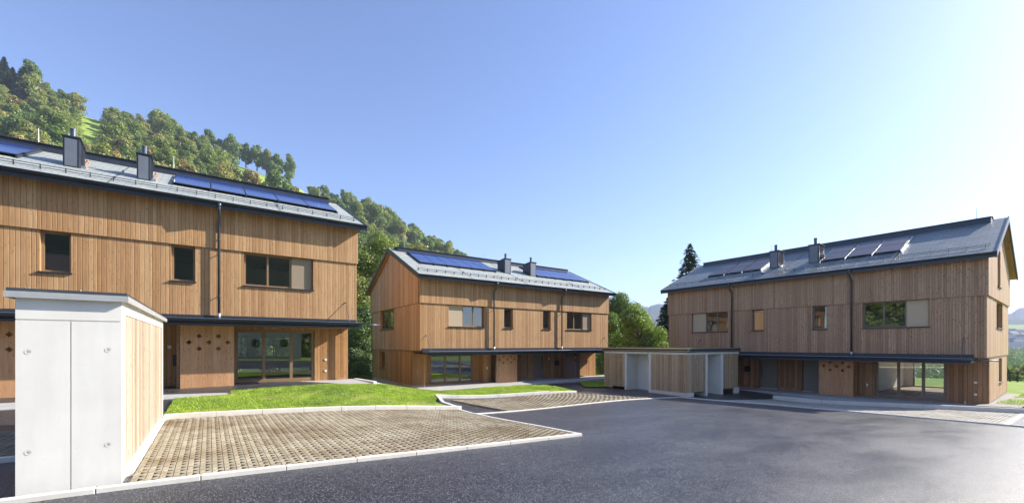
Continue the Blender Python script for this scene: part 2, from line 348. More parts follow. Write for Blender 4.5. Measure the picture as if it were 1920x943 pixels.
# ------------------------------------------------------------------ mesh helpers
class MB:
    def __init__(s, tf=None): s.v = []; s.f = []; s.mi = []; s.tf = tf; s.m = 0
    def P(s, p):
        if s.tf: p = s.tf(p)
        s.v.append(tuple(p)); return len(s.v) - 1
    def face(s, pts, m=None):
        s.f.append([s.P(p) for p in pts]); s.mi.append(s.m if m is None else m)
    def box(s, x0, x1, y0, y1, z0, z1, m=None):
        i = [s.P((x, y, z)) for z in (z0, z1) for y in (y0, y1) for x in (x0, x1)]
        for q in ((0, 2, 3, 1), (4, 5, 7, 6), (0, 1, 5, 4), (2, 6, 7, 3), (0, 4, 6, 2), (1, 3, 7, 5)):
            s.f.append([i[k] for k in q]); s.mi.append(s.m if m is None else m)
    def hexa(s, bot, top, m=None):
        n = len(bot); b = [s.P(p) for p in bot]; t = [s.P(p) for p in top]
        mm = s.m if m is None else m
        s.f.append(b[::-1]); s.mi.append(mm); s.f.append(t); s.mi.append(mm)
        for k in range(n):
            s.f.append([b[k], b[(k + 1) % n], t[(k + 1) % n], t[k]]); s.mi.append(mm)
    def tube(s, pts, r, seg=10, m=None, caps=True):
        pts = [Vector(p) for p in pts]; rr = r if isinstance(r, (list, tuple)) else [r] * len(pts)
        rings = []
        for i, p in enumerate(pts):
            d = (pts[min(i + 1, len(pts) - 1)] - pts[max(i - 1, 0)]).normalized()
            a = d.orthogonal().normalized() if i == 0 else (pa - d * pa.dot(d)).normalized()
            pa = a; bb = d.cross(a)
            rings.append([s.P(p + (a * math.cos(2 * math.pi * k / seg) + bb * math.sin(2 * math.pi * k / seg)) * rr[i]) for k in range(seg)])
        mm = s.m if m is None else m
        for i in range(len(rings) - 1):
            for k in range(seg):
                s.f.append([rings[i][k], rings[i][(k + 1) % seg], rings[i + 1][(k + 1) % seg], rings[i + 1][k]]); s.mi.append(mm)
        if caps:
            s.f.append(rings[0][::-1]); s.mi.append(mm); s.f.append(rings[-1]); s.mi.append(mm)
    def build(s, name, mats, parent=None, smooth=False, bevel=0):
        me = bpy.data.meshes.new(name); me.from_pydata(s.v, [], s.f)
        for mt in (mats if isinstance(mats, (list, tuple)) else [mats]): me.materials.append(mt)
        me.polygons.foreach_set('material_index', s.mi)
        if smooth: me.polygons.foreach_set('use_smooth', [True] * len(s.f))
        me.update()
        o = bpy.data.objects.new(name, me); C.objects.link(o)
        if parent: o.parent = parent
        if bevel:
            md = o.modifiers.new("bevel", 'BEVEL'); md.width = bevel; md.segments = 2; md.limit_method = 'ANGLE'
        return o
def tag(o, label=None, cat=None, group=None, kind=None):
    if label: o['label'] = label
    if cat: o['category'] = cat
    if group: o['group'] = group
    if kind: o['kind'] = kind
    return o
def empty(name, loc, rz=0):
    o = bpy.data.objects.new(name, None); C.objects.link(o); o.location = loc; o.rotation_euler = (0, 0, rz); o.empty_display_size = .3
    return o
def quads_object(name, V, mat, parent=None, tri=False):
    """V: (n,4,3) or (n,3,3) array, one separate face each"""
    k = V.shape[1]; n = V.shape[0]
    me = bpy.data.meshes.new(name)
    me.vertices.add(n * k); me.vertices.foreach_set('co', V.reshape(-1).astype(np.float32))
    me.loops.add(n * k); me.loops.foreach_set('vertex_index', np.arange(n * k, dtype=np.int32))
    me.polygons.add(n); me.polygons.foreach_set('loop_start', np.arange(0, n * k, k, dtype=np.int32))
    try: me.polygons.foreach_set('loop_total', np.full(n, k, dtype=np.int32))
    except Exception: pass
    me.materials.append(mat); me.update(calc_edges=True); me.validate()
    o = bpy.data.objects.new(name, me); C.objects.link(o)
    if parent: o.parent = parent
    return o

# ------------------------------------------------------------------ ground sheet, hill, far range
def grid_mesh(name, xs, ys, fz, mat):
    X, Y = np.meshgrid(xs, ys, indexing='ij'); Z = fz(X, Y)
    nx, ny = X.shape
    me = bpy.data.meshes.new(name)
    me.vertices.add(nx * ny); me.vertices.foreach_set('co', np.stack([X, Y, Z], -1).reshape(-1).astype(np.float32))
    idx = np.arange(nx * ny).reshape(nx, ny)
    q = np.stack([idx[:-1, :-1], idx[1:, :-1], idx[1:, 1:], idx[:-1, 1:]], -1).reshape(-1, 4)
    me.loops.add(q.size); me.loops.foreach_set('vertex_index', q.reshape(-1).astype(np.int32))
    me.polygons.add(len(q)); me.polygons.foreach_set('loop_start', np.arange(0, q.size, 4, dtype=np.int32))
    try: me.polygons.foreach_set('loop_total', np.full(len(q), 4, dtype=np.int32))
    except Exception: pass
    me.polygons.foreach_set('use_smooth', [True] * len(q))
    me.materials.append(mat); me.update(calc_edges=True)
    o = bpy.data.objects.new(name, me); C.objects.link(o); return o
def nonuni(lo, a, b, hi, fine, n):
    g = np.linspace(0, 1, n) ** 2.2
    return np.concatenate([a - (a - lo) * g[::-1][:-1], np.arange(a, b, fine), b + (hi - b) * g])
xs = nonuni(-900, -40, 90, 5200, 1.5, 70); ys = nonuni(-600, -30, 90, 5200, 1.5, 80)
o = grid_mesh("ground", xs, ys, lambda X, Y: H(X, Y) - .05, M['meadow']); tag(o, kind='structure')

def sheet(name, corners, mat, off, nu=24, nv=24, zf=None, thing=None):
    """patch between four corners that follows the ground"""
    c = [Vector((*p, 0)) for p in corners]; mb = MB()
    ids = {}
    for i in range(nu + 1):
        for j in range(nv + 1):
            a, b = i / nu, j / nv
            p = c[0] * (1 - a) * (1 - b) + c[1] * a * (1 - b) + c[2] * a * b + c[3] * (1 - a) * b
            ids[i, j] = len(mb.v); mb.v.append((p.x, p.y, 0))
    V = np.array(mb.v); V[:, 2] = (H(V[:, 0], V[:, 1]) if zf is None else zf(V[:, 0], V[:, 1])) + off
    mb.v = [tuple(p) for p in V]
    for i in range(nu):
        for j in range(nv):
            mb.f.append([ids[i, j], ids[i + 1, j], ids[i + 1, j + 1], ids[i, j + 1]]); mb.mi.append(0)
    o = mb.build(name, mat, smooth=True)
    return o
# asphalt yard and the paths that branch off it
ax_ = np.arange(-22, 34.01, .5); ay_ = np.arange(-16, 30.01, .5)
o = grid_mesh("asphalt_yard", ax_, ay_, lambda X, Y: H(X, Y) + .0, M['asphalt']); tag(o, kind='structure')

# lawns: turf sheets slightly above the asphalt
def lawn_z(x, y): return H(x, y) + .0
LAWN = [
    [(-.95, 13.12), (7.0, 13.12), (6.6, 19.3), (-.95, 17.6)],
    [(.6, 17.3), (6.6, 17.3), (6.6, 19.25), (.6, 18.75)],
    [(6.6, 14.0), (8.0, 16.6), (9.9, 22.3), (6.6, 19.4)],
    [(7.9, 16.75), (14.3, 16.75), (16.2, 22.0), (9.9, 22.35)],
    [(14.3, 16.75), (16.4, 16.75), (18.2, 21.0), (16.2, 22.0)],
    [(6.6, 19.4), (9.9, 22.35), (9.9, 33), (6.4, 33)],
    [(19.6, 19.2), (21.6, 18.6), (27.0, 22.0), (22.0, 22.2)],
    [(29.2, 22.0), (45, 22), (45, 40), (29.2, 40)],
    [(30.4, 1.2), (39.2, 1.2), (39.2, 2.6), (31.8, 2.9)],
]
for q in LAWN:
    o = sheet("lawn", q, M['lawn'], .07); tag(o, kind='structure')
# grass blades over the lawns (stuff nobody could count)
def blades_on(quads, dens, hmin, hmax, wid, off=.065):
    out = []
    for q in quads:
        c = np.array(q, float)
        area = .5 * abs(sum(c[i][0] * c[(i + 1) % 4][1] - c[(i + 1) % 4][0] * c[i][1] for i in range(4)))
        n = int(area * dens)
        a = RNG.random(n); b = RNG.random(n)
        P = (c[0] * ((1 - a) * (1 - b))[:, None] + c[1] * (a * (1 - b))[:, None] + c[2] * (a * b)[:, None] + c[3] * ((1 - a) * b)[:, None])
        # tufty and thin in places
        f = np.sin(P[:, 0] * 2.1 + 1.1) * np.sin(P[:, 1] * 1.7) + np.sin(P[:, 0] * .9 + P[:, 1] * 1.3)+ np.sin(P[:, 0] * 5.3 - P[:, 1] * 4.1)*.6
        P = P[RNG.random(n) < np.clip(.8 + f * .5, .06, 1)]; n = len(P)
        z = H(P[:, 0], P[:, 1]) + off
        h = RNG.uniform(hmin, hmax, n); th = RNG.uniform(0, 2 * np.pi, n); la = RNG.uniform(0, 2 * np.pi, n); ln = RNG.uniform(.2, 1.0, n) * h
        dx = np.cos(th) * wid; dy = np.sin(th) * wid
        A = np.stack([P[:, 0] - dx, P[:, 1] - dy, z], -1); B = np.stack([P[:, 0] + dx, P[:, 1] + dy, z], -1)
        T = np.stack([P[:, 0] + np.cos(la) * ln, P[:, 1] + np.sin(la) * ln, z + h], -1)
        out.append(np.stack([A, B, T], 1))
    return np.concatenate(out)
o = quads_object("grass", blades_on(LAWN[:5], 1700, .02, .07, .010), M['blade']); tag(o, kind='stuff')
o = quads_object("grass", blades_on(LAWN[5:7], 500, .03, .10, .012), M['blade']); tag(o, kind='stuff')
o = quads_object("grass", blades_on([LAWN[8], [(39.2, 1.2), (48, -2), (48, 2.6), (39.2, 2.6)]], 300, .03, .12, .018), M['blade']); tag(o, kind='stuff')
o = quads_object("grass", blades_on([LAWN[7]], 60, .05, .22, .03), M['blade']); tag(o, kind='stuff')

# grid pavers with real soil-filled diamond holes
def paver_field(name, corners, mat, zoff, cx, cy, gx, gy, zf=None):
    c = np.array(corners, float)
    LU = (np.linalg.norm(c[1] - c[0]) + np.linalg.norm(c[2] - c[3])) / 2; LV = (np.linalg.norm(c[3] - c[0]) + np.linalg.norm(c[2] - c[1])) / 2
    nu, nv = int(round(LU / cx)), int(round(LV / cy)); cx, cy = LU / nu, LV / nv
    I, J = np.meshgrid(np.arange(nu), np.arange(-1, nv + 1), indexing='ij')
    X = (I.ravel() + .5) * cx; Y = (J.ravel() + .5) * cy + (I.ravel() % 2) * cy * .5
    k = (Y > -.3 * cy) & (Y < LV + .3 * cy); X = X[k]; Y = Y[k]
    n = len(X)
    hx, hy = cx / 2 - .004, cy / 2 - .002
    gxx, gyy = gx / 2 * RNG.uniform(.85, 1.1, n), gy / 2 * RNG.uniform(.85, 1.15, n)
    jz = RNG.normal(0, .0025, n)
    one = np.ones(n)
    outer = [(-hx * one, -hy * one), (0 * one, -hy * one), (hx * one, -hy * one), (hx * one, 0 * one), (hx * one, hy * one), (0 * one, hy * one), (-hx * one, hy * one), (-hx * one, 0 * one)]
    inner = [(0 * one, -gyy), (gxx, 0 * one), (0 * one, gyy), (-gxx, 0 * one)]
    F = H if zf is None else zf
    def MAP(U, V_, dz):
        a_ = np.clip(U / LU, 0, 1)[:, None]; b_ = np.clip(V_ / LV, 0, 1)[:, None]
        p = c[0] * (1 - a_) * (1 - b_) + c[1] * a_ * (1 - b_) + c[2] * a_ * b_ + c[3] * (1 - a_) * b_
        return np.concatenate([p, (F(p[:, 0], p[:, 1]) + zoff + jz + dz)[:, None]], 1)
    vs = []
    for (a, b) in outer + inner: vs.append(MAP(X + a, Y + b, 0))
    for (a, b) in inner: vs.append(MAP(X + a * .9, Y + b * .9, -.07))
    for (a, b) in outer[::2]: vs.append(MAP(X + a, Y + b, -.05))
    V = np.stack(vs, 1)  # n,20,3
    q = [(0, 1, 8, 11), ]
    faces = [(0, 1, 8), (1, 2, 8), (2, 3, 9), (3, 4, 9), (4, 5, 10), (5, 6, 10), (6, 7, 11), (7, 0, 11), (8, 2, 9), (9, 4, 10), (10, 6, 11), (11, 0, 8),
             (8, 9, 13), (8, 13, 12), (9, 10, 14), (9, 14, 13), (10, 11, 15), (10, 15, 14), (11, 8, 12), (11, 12, 15),
             (16, 17, 2), (16, 2, 0), (17, 18, 4), (17, 4, 2), (18, 19, 6), (18, 6, 4), (19, 16, 0), (19, 0, 6)]
    fa = np.array(faces)
    T = V[:, fa, :].reshape(-1, 3, 3)
    o = quads_object(name, T, mat); return o
def paver_area(corners, mat, cx, cy, gx, gy, off=.055, zf=None, soil='soil'):
    o = sheet("paver_bed", corners, M[soil], off - .05, 12, 12, zf); tag(o, kind='structure')
    o = paver_field("grid_pavers", corners, mat, off, cx, cy, gx, gy, zf); tag(o, kind='structure'); return o
P1 = [(-.86, 7.3), (7.05, 7.3), (6.95, 12.92), (-.86, 12.92)]
P2 = [(8.7, 12.36), (17.9, 13.1), (15.4, 16.3), (8.1, 15.6)]
P3 = [(20.95, 1.75), (26.95, 1.75), (26.95, 11.0), (20.95, 11.0)]
P0 = [(-9, 9.9), (-2.0, 9.9), (-2.0, 12.9), (-9, 12.9)]
paver_area(P1, M['paver'], .145, .18, .134, .118)
paver_area(P0, M['paver'], .145, .18, .134, .118)
paver_area(P2, M['paver'], .17, .20, .158, .14)
paver_area(P3, M['paver_grey'], .20, .24, .16, .09)

# kerbs and flush edging strips
def strip(name, pts, width, h, below=.15, mat=None, jit=1.0, step=1.0):
    mb = MB(); g = .004
    for (a, b) in zip(pts[:-1], pts[1:]):
        a = Vector((*a[:2], 0)); b = Vector((*b[:2], 0)); d = (b - a); Ln = d.length; d.normalize(); nrm = Vector((-d.y, d.x, 0)) * width / 2
        k = max(1, round(Ln / step)); 
        for i in range(k):
            p = a + d * (Ln * i / k + g); q = a + d * (Ln * (i + 1) / k - g)
            j = random.uniform(-.003, .003) * jit
            c4 = [p - nrm, q - nrm, q + nrm, p + nrm]
            mb.hexa([(c.x, c.y, h1(c.x, c.y) - below) for c in c4], [(c.x, c.y, h1((p if n_ in (0, 3) else q).x, (p if n_ in (0, 3) else q).y) + h + j) for n_, c in enumerate(c4)])
    return tag(mb.build(name, mat or M['kerb'], bevel=.008), kind='structure')
strip("kerb", [(-2.2, 7.25), (7.2, 7.18)], .10, .066)
strip("kerb", [(-9, 7.3), (-2.2, 7.25)], .10, .066)
strip("kerb", [(7.13, 7.13), (7.06, 13.0)], .08, .064)
strip("kerb", [(-.9, 13.02), (7.16, 13.02)], .12, .17)
strip("kerb", [(7.1, 13.08), (7.1, 14.3), (7.95, 16.6)], .12, .13)
strip("kerb", [(7.9, 16.68), (14.4, 16.68)], .12, .14)
strip("kerb", [(14.4, 16.68), (16.4, 16.72)], .12, .10)
strip("kerb", [(7.2, 12.15), (20.95, 13.28)], .10, .03)
strip("kerb", [(20.9, 13.25), (20.9, 1.2)], .08, .05)
strip("kerb", [(20.9, 1.2), (20.9, -14)], .08, .05)
strip("kerb", [(20.95, 1.68), (27.0, 1.68)], .14, .06)
strip("kerb", [(-9, 9.8), (-2.0, 9.8)], .12, .08)
strip("kerb_wall", [(27.1, 11.1), (27.1, -6)], .16, .24, mat=M['kerb'], step=2.5)

def slab(name, corners, ztop, zbot, mat, bevel=.01):
    mb = MB(); mb.hexa([(*p, zbot) for p in corners], [(*p, ztop) for p in corners])
    return tag(mb.build(name, mat, bevel=bevel), kind='structure')
slab("patio", [(.75, 19.25), (6.0, 19.25), (6.0, 22.6), (.75, 22.6)], .05, -.5, M['slab'])
slab("patio", [(-3.2, 17.75), (.74, 18.4), (.74, 22.6), (-3.2, 22.6)], .045, -.5, M['slab'])
slab("patio", [(-11, 17.75), (-3.21, 17.75), (-3.21, 22.6), (-11, 22.6)], .04, -.5, M['slab'])
slab("patio", [(10.0, 22.35), (16.0, 22.05), (16.2, 26.1), (10.6, 26.1)], -.83, -1.3, M['slab'])
slab("patio", [(16.02, 22.6), (28.3, 22.6), (28.5, 25.3), (16.22, 26.1)], -.86, -1.3, M['slab'])
slab("patio", [(27.4, -1), (31.4, 2.9), (31.4, 10.3), (28.4, 10.3)], -1.16, -1.6, M['slab'])
slab("patio", [(29.4, 10.31), (31.4, 10.31), (31.4, 18.5), (29.6, 15.6)], -1.22, -1.6, M['slab'])
o = sheet("gravel_border", [(29.6, 1.9), (41, 1.9), (41, 3.3), (29.6, 3.3)], M['gravel'], .10, 10, 4); tag(o, kind='structure')
# low retaining edge between the two left plots
mb = MB()
for a, b in (((6.15, 22.6, .07), (6.55, 20.6, .03)), ((7.3, 24.6, -.25), (8.9, 21.9, -.62)), ):
    d = (Vector(b) - Vector(a)); n_ = Vector((-d.y, d.x, 0)).normalized() * .09
    A, B = Vector(a), Vector(b)
    mb.hexa([(A - n_) - Vector((0, 0, .8)), (B - n_) - Vector((0, 0, .8)), (B + n_) - Vector((0, 0, .8)), (A + n_) - Vector((0, 0, .8))], [A - n_, B - n_, B + n_, A + n_])
tag(mb.build("retaining_edge", M['kerb'], bevel=.01), kind='structure')

# ------------------------------------------------------------------ houses
L_, W_ = 16.8, 10.5
REC = 1.4
def front_tf(off=0): return lambda p: (p[0], p[1] + off, p[2])
def left_tf(off=0): return lambda p: (p[1] + off, p[0], p[2])
def right_tf(off=0): return lambda p: (L_ - p[1] + off, p[0], p[2])
def back_tf(off=0): return lambda p: (p[0], W_ - p[1] + off, p[2])
def wall(mb, a0, a1, z0, z1, holes, th, roof=None, step=None):
    """wall in (a, depth, z): outer face at depth 0 (mat 0), inner at th (mat 1), reveals (mat 0)"""
    As = sorted({a0, a1, *[h[0] for h in holes], *[h[1] for h in holes]}); 
    if step:
        k = int((a1 - a0) / step); As = sorted({*As, *[a0 + (a1 - a0) * i / k for i in range(k + 1)]})
    As = [a for i, a in enumerate(As) if i == 0 or a - As[i - 1] > 1e-4]
    Zs = sorted({z0, z1, *[h[2] for h in holes], *[h[3] for h in holes]})
    Zs = [a for i, a in enumerate(Zs) if i == 0 or a - Zs[i - 1] > 1e-4]
    def hole(a, z): return any(h[0] < a < h[1] and h[2] < z < h[3] for h in holes)
    rf = roof if roof else (lambda a: 1e9)
    for i in range(len(As) - 1):
        for j in range(len(Zs) - 1):
            a, b, z, y = As[i], As[i + 1], Zs[j], Zs[j + 1]
            am, zm = (a + b) / 2, (z + y) / 2
            if hole(am, zm): continue
            ta, tb = min(y, rf(a)), min(y, rf(b))
            if ta <= z + 1e-4 and tb <= z + 1e-4: continue
            ta, tb = max(ta, z), max(tb, z)
            mb.face([(a, 0, z), (b, 0, z), (b, 0, tb), (a, 0, ta)], 0)
            mb.face([(a, th, z), (a, th, ta), (b, th, tb), (b, th, z)], 1)
            if i > 0 and hole(As[i - 1] * .5 + a * .5, zm) or i == 0: mb.face([(a, 0, z), (a, 0, ta), (a, th, ta), (a, th, z)], 0)
            if (i < len(As) - 2 and hole(As[i + 2] * .5 + b * .5, zm)) or i == len(As) - 2: mb.face([(b, 0, z), (b, th, z), (b, th, tb), (b, 0, tb)], 0)
            if j > 0 and hole(am, (Zs[j - 1] + z) / 2) or j == 0: mb.face([(a, 0, z), (a, th, z), (b, th, z), (b, 0, z)], 0)
            if (j < len(Zs) - 2 and hole(am, (Zs[j + 2] + y) / 2)) or (j == len(Zs) - 2 and not roof): mb.face([(a, 0, y), (b, 0, y), (b, th, y), (a, th, y)], 0)
def window(root, tf, a0, a1, z0, z1, splits, fmat, screen=None, dep=.17, name="window", fw=.075, sill=True, bottom=None, smat=None):
    """frame = the part; panes, sill, screen = its sub-parts"""
    fb = bottom or fw
    mb = MB(tf)
    cuts = [a0] + [a0 + (a1 - a0) * s for s in splits] + [a1]
    d0, d1 = dep, dep + .08
    mb.box(a0 + .002, a1 - .002, d0, d1, z0 + .002, z0 + fb); mb.box(a0 + .002, a1 - .002, d0, d1, z1 - fw, z1 - .002)
    for i, c in enumerate(cuts):
        x0 = c - fw / 2 if 0 < i < len(cuts) - 1 else (c + .002 if i == 0 else c - fw)
        x1 = c + fw / 2 if 0 < i < len(cuts) - 1 else (c + fw if i == 0 else c - .002)
        mb.box(x0, x1, d0, d1, z0 + fb, z1 - fw)
    fr = mb.build(name, fmat, root)
    for i in range(len(cuts) - 1):
        x0, x1 = cuts[i] + .03, cuts[i + 1] - .03
        if screen is not None and i == screen:
            s = MB(tf); s.box(x0 + .01, x1 - .01, dep - .05, dep - .02, z0 + .02, z1 - .02); s.build("sun_screen", smat or M['screen'], fr)
        p = MB(tf); p.face([(x0, dep + .04, z0 + .04), (x1, dep + .04, z0 + .04), (x1, dep + .04, z1 - .04), (x0, dep + .04, z1 - .04)]); p.build("pane", M['glass'], fr)
    if sill:
        s = MB(tf); s.box(a0 - .04, a1 + .04, -.07, dep, z0 - .045, z0 - .003); s.build("sill", M['slate_metal'], fr)
    return fr
def perforated(root, a0, a1, d, z0, z1, mat, name="perforated_screen", top=.0):
    w, h = a1 - a0, z1 - z0; r = .098; th = .045; q = []
    for fx, fz in ((.34, .085), (.70, .085), (.155, .185), (.52, .185), (.88, .185), (.34, .285), (.70, .285)):
        q.append((fx * w, h - (fz * 1.0 + top) * h))
    holes = [(x - r, x + r, z - r, z + r) for x, z in q]
    m = MB(); wall(m, 0, w, 0, h, holes, th)
    for x, z in q:
        sq = [(x - r, z - r), (x + r, z - r), (x + r, z + r), (x - r, z + r)]; di = [(x, z - r), (x + r, z), (x, z + r), (x - r, z)]
        for k in range(4):
            for yy in (0, th): m.face([(sq[k][0], yy, sq[k][1]), (di[k][0], yy, di[k][1]), (di[k - 1][0], yy, di[k - 1][1])], 0)
            m.face([(di[k][0], 0, di[k][1]), (di[(k + 1) % 4][0], 0, di[(k + 1) % 4][1]), (di[(k + 1) % 4][0], th, di[(k + 1) % 4][1]), (di[k][0], th, di[k][1])], 0)
    o = m.build(name, [mat, mat], root); me = o.data
    o.location = (a0, d, z0); return o

def house(name, label, loc, rot, zf, L1, L2, eave, base, gf, mats, chim, arrays, gable_l=(), gable_r=(), back_gf=(), group="timber houses"):
    """loc = ground corner of the facade's left end; all levels are metres above zf"""
    root = empty(name, (loc[0], loc[1], zf), rot)
    tag(root, label, "house", group)
    mu, mg, mgab = mats['up'], mats['gf'], mats['gable']
    SL = .455; OV = .5; RT = .20
    ze = eave + .13                     # roof top at the eave
    ridge_d = W_ / 2
    def rtop(d): return ze + SL * ((d + OV) if d <= ridge_d else (W_ - d + OV))
    def rund(d): return rtop(d) - RT / math.cos(math.atan(SL))
    th = .32
    zwin = L2 - 1.42
    wins = [(1.95, 4.65, zwin, L2 - .002), (6.25, 7.0, zwin, L2 - .002), (9.75, 10.5, zwin, L2 - .002), (12.15, 14.85, zwin, L2 - .002)]
    # ---- upper band (attic storey), 6 cm proud
    e = .06
    m = MB(front_tf(-e)); wall(m, -e, L_ + e, L2, rund(0) - .0, [], th); m.build("attic_wall", [mu, M['plaster']], root)
    m = MB(back_tf(e)); wall(m, -e, L_ + e, L2, rund(W_), [], th); m.build("attic_wall", [mu, M['plaster']], root)
    for tf_, hs in ((left_tf(-e), [h for h in gable_l if h[2] >= L2]), (right_tf(e), [h for h in gable_r if h[2] >= L2])):
        m = MB(tf_); wall(m, -e + .003, W_ + e - .003, L2, rund(ridge_d) + .05, [h[:4] for h in hs], th, roof=lambda a: rund(min(max(a, 0), W_)) + .02, step=.35)
        m.build("gable_wall", [mgab, M['plaster']], root)
        for h in hs: window(root, tf_, h[0], h[1], h[2], h[3], h[4], M['frame'])
    # ---- middle band (first floor)
    m = MB(front_tf()); wall(m, 0, L_, L1, L2, wins, th); m.build("upper_wall", [mu, M['plaster']], root)
    m = MB(back_tf()); wall(m, 0, L_, L1, L2, [(2, 4.7, zwin, L2 - .3), (12.1, 14.8, zwin, L2 - .3), (7, 9, zwin, L2 - .3)], th); m.build("upper_wall", [mu, M['plaster']], root)
    for tf_, hs in ((left_tf(), [h for h in gable_l if L1 <= h[2] < L2]), (right_tf(), [h for h in gable_r if L1 <= h[2] < L2])):
        m = MB(tf_); wall(m, .003, W_ - .003, L1, L2, [h[:4] for h in hs], th); m.build("gable_wall", [mgab, M['plaster']], root)
        for h in hs: window(root, tf_, h[0], h[1], h[2], h[3], h[4], M['frame'])
    for i, wv in enumerate(wins):
        f = front_tf()
        if i == 0: window(root, f, *wv, (.40, .70), mats['frame'], screen=0, smat=mats.get('scr0'))
        elif i == 3: window(root, f, *wv, (.33, .66), mats['frame'], screen=2, smat=mats.get('scr2'))
        else: window(root, f, *wv, (), mats['frame'])
    # ---- ground floor, set back at the front
    gi = .05
    holes = [(o_[1], o_[2], o_[3], o_[4]) for o_ in gf if o_[0] in ('slider', 'door')]
    m = MB(front_tf(REC)); wall(m, gi, L_ - gi, base, L1, holes, .30); m.build("ground_floor_wall", [mg, M['plaster']], root)
    m = MB(back_tf(-gi)); wall(m, gi, L_ - gi, base, L1, [h[:4] for h in back_gf], .30); m.build("ground_floor_wall", [mg, M['plaster']], root)
    for h in back_gf: window(root, back_tf(-gi), h[0], h[1], h[2], h[3], (.5,), M['frame_grey'], sill=False, dep=.1)
    for tf_, hs in ((left_tf(gi), [h for h in gable_l if h[2] < L1]), (right_tf(-gi), [h for h in gable_r if h[2] < L1])):
        m = MB(tf_); wall(m, REC + .003, W_ - gi - .003, base, L1, [h[:4] for h in hs], .3); m.build("ground_floor_wall", [mgab if mats.get('gfgable') is None else mats['gfgable'], M['plaster']], root)
        for h in hs: window(root, tf_, h[0], h[1], h[2], h[3], h[4], M['frame'])
    for o_ in gf:
        k = o_[0]
        if k == 'slider': window(root, front_tf(REC), o_[1], o_[2], o_[3], o_[4], (.345, .69), mats['slide'], dep=.06, name="sliding_door", fw=.13, sill=False, bottom=.16)
        elif k == 'door':
            m = MB(front_tf(REC)); m.box(o_[1] + .04, o_[2] - .04, .08, .14, o_[3] + .01, o_[4] - .04)
            dr = m.build("entrance_door", M['door_grey'], root)
            m = MB(front_tf(REC)); hx = o_[1] + .16 if o_[5] == 'l' else o_[2] - .16
            m.tube([(hx, .02, o_[3] + .75), (hx, .02, o_[3] + 1.75)], .022); m.box(hx - .01, hx + .01, .02, .09, o_[3] + .85, o_[3] + .87); m.box(hx - .01, hx + .01, .02, .09, o_[3] + 1.63, o_[3] + 1.65)
            m.build("handle", M['black'], dr)
        elif k == 'screen':
            sc = perforated(root, o_[1], o_[2], o_[5], o_[3], o_[4], o_[6], top=.085 if o_[4] - o_[3] > 2.4 else .07)
            for fx_ in (.14, o_[2] - o_[1] - .14):
                m = MB(); m.tube([(fx_, .022, -.12), (fx_, .022, .0)], .045); m.build("post_foot", M['zinc'], sc)
        elif k == 'fin':       # timber wall standing out from the recess to the canopy line
            m = MB(); m.box(o_[1], o_[2], o_[5], REC - .003, o_[3], o_[4]); m.build("porch_wall", o_[6], root)
        elif k == 'post':
            m = MB(); m.box(o_[1], o_[2], o_[5], o_[5] + .09, o_[3] + .12, o_[4]); p = m.build("timber_post", mg, root)
            m = MB(); m.tube([((o_[1] + o_[2]) / 2, o_[5] + .045, o_[3] - .2), ((o_[1] + o_[2]) / 2, o_[5] + .045, o_[3] + .13)], .028); m.build("post_foot", M['zinc'], p)
        elif k == 'box':
            m = MB(front_tf(o_[6] if len(o_) > 6 else REC)); m.box(o_[1], o_[2], -.03 - o_[5], -.004, o_[3], o_[4]); m.build(o_[7] if len(o_) > 7 else "wall_socket", o_[8] if len(o_) > 8 else M['switch'], root, bevel=.006)
        elif k == 'darkwall':
            m = MB(front_tf(REC)); m.box(o_[1], o_[2], -.02, -.003, o_[3], o_[4]); m.build("porch_cladding", o_[5], root)
        elif k == 'pipe':
            m = MB(); m.tube([(o_[1], o_[2], o_[3]), (o_[1], o_[2], o_[4])], .04); m.build("downpipe", M['pipe'], root, smooth=True)
    # ---- plinth, floor, slabs, inner partitions
    m = MB(); m.box(gi + .05, L_ - gi - .05, REC + .05, W_ - gi - .05, -1.6, -.002)
    if base > .02:
        cuts_ = sorted([(o_[1], o_[2]) for o_ in gf if o_[0] in ('slider', 'door')]); x_ = gi + .05
        for (p_, q_) in cuts_ + [(L_ - gi - .05, 0)]:
            if p_ > x_ + .01: m.box(x_, p_ - .002, REC + .05, REC + .28, -.001, base - .002)
            x_ = q_ + .002
        m.box(gi + .05, gi + .28, REC + .281, W_ - gi - .05, -.001, base - .002); m.box(L_ - gi - .28, L_ - gi - .05, REC + .281, W_ - gi - .05, -.001, base - .002)
    m.build("plinth", M['plinth'], root)
    m = MB(); m.box(gi + .31, L_ - gi - .31, REC + .302, W_ - gi - .31, .0, .02); m.build("floor", M['parquet'], root)
    m = MB(); m.box(.01, L_ - .01, .01, W_ - .01, L1 - .035, L1 - .003); m.box(.33, L_ - .33, .33, W_ - .33, L1 + .0, L1 + .15); m.build("first_floor_slab", [M['frame_grey'] if mats.get('soffit') is None else mats['soffit']], root)
    m = MB(); m.box(-e + .01, L_ + e - .01, -e + .01, W_ + e - .01, L2 - .0015, L2 + .03); m.build("attic_slab", [M['larch_dark']], root)
    m = MB()
    for px in mats['parts']: m.box(px - .06, px + .06, REC + .32, W_ - .36, base + .025, L1 - .04)
    for px in (5.3, 8.4, 11.4): m.box(px - .06, px + .06, .34, W_ - .34, L1 + .16, L2 - .01)
    m.box(.35, L_ - .35, 4.2, 4.3, L1 + .16, L2 - .01)
    m.build("partition", M['plaster'], root)
    # ---- roof
    V = .33
    m = MB()
    def P(l, d, dz=0): return (l, d, rtop(d) + dz)
    k = RT / math.cos(math.atan(SL))
    for (da, db) in ((-OV, ridge_d), (W_ + OV, ridge_d)):
        za, zb = rtop(da) if da < ridge_d else ze, rtop(ridge_d)
        za = ze
        m.hexa([(-V, da, za - k), (L_ + V, da, za - k), (L_ + V, db, zb - k), (-V, db, zb - k)], [(-V, da, za), (L_ + V, da, za), (L_ + V, db, zb), (-V, db, zb)])
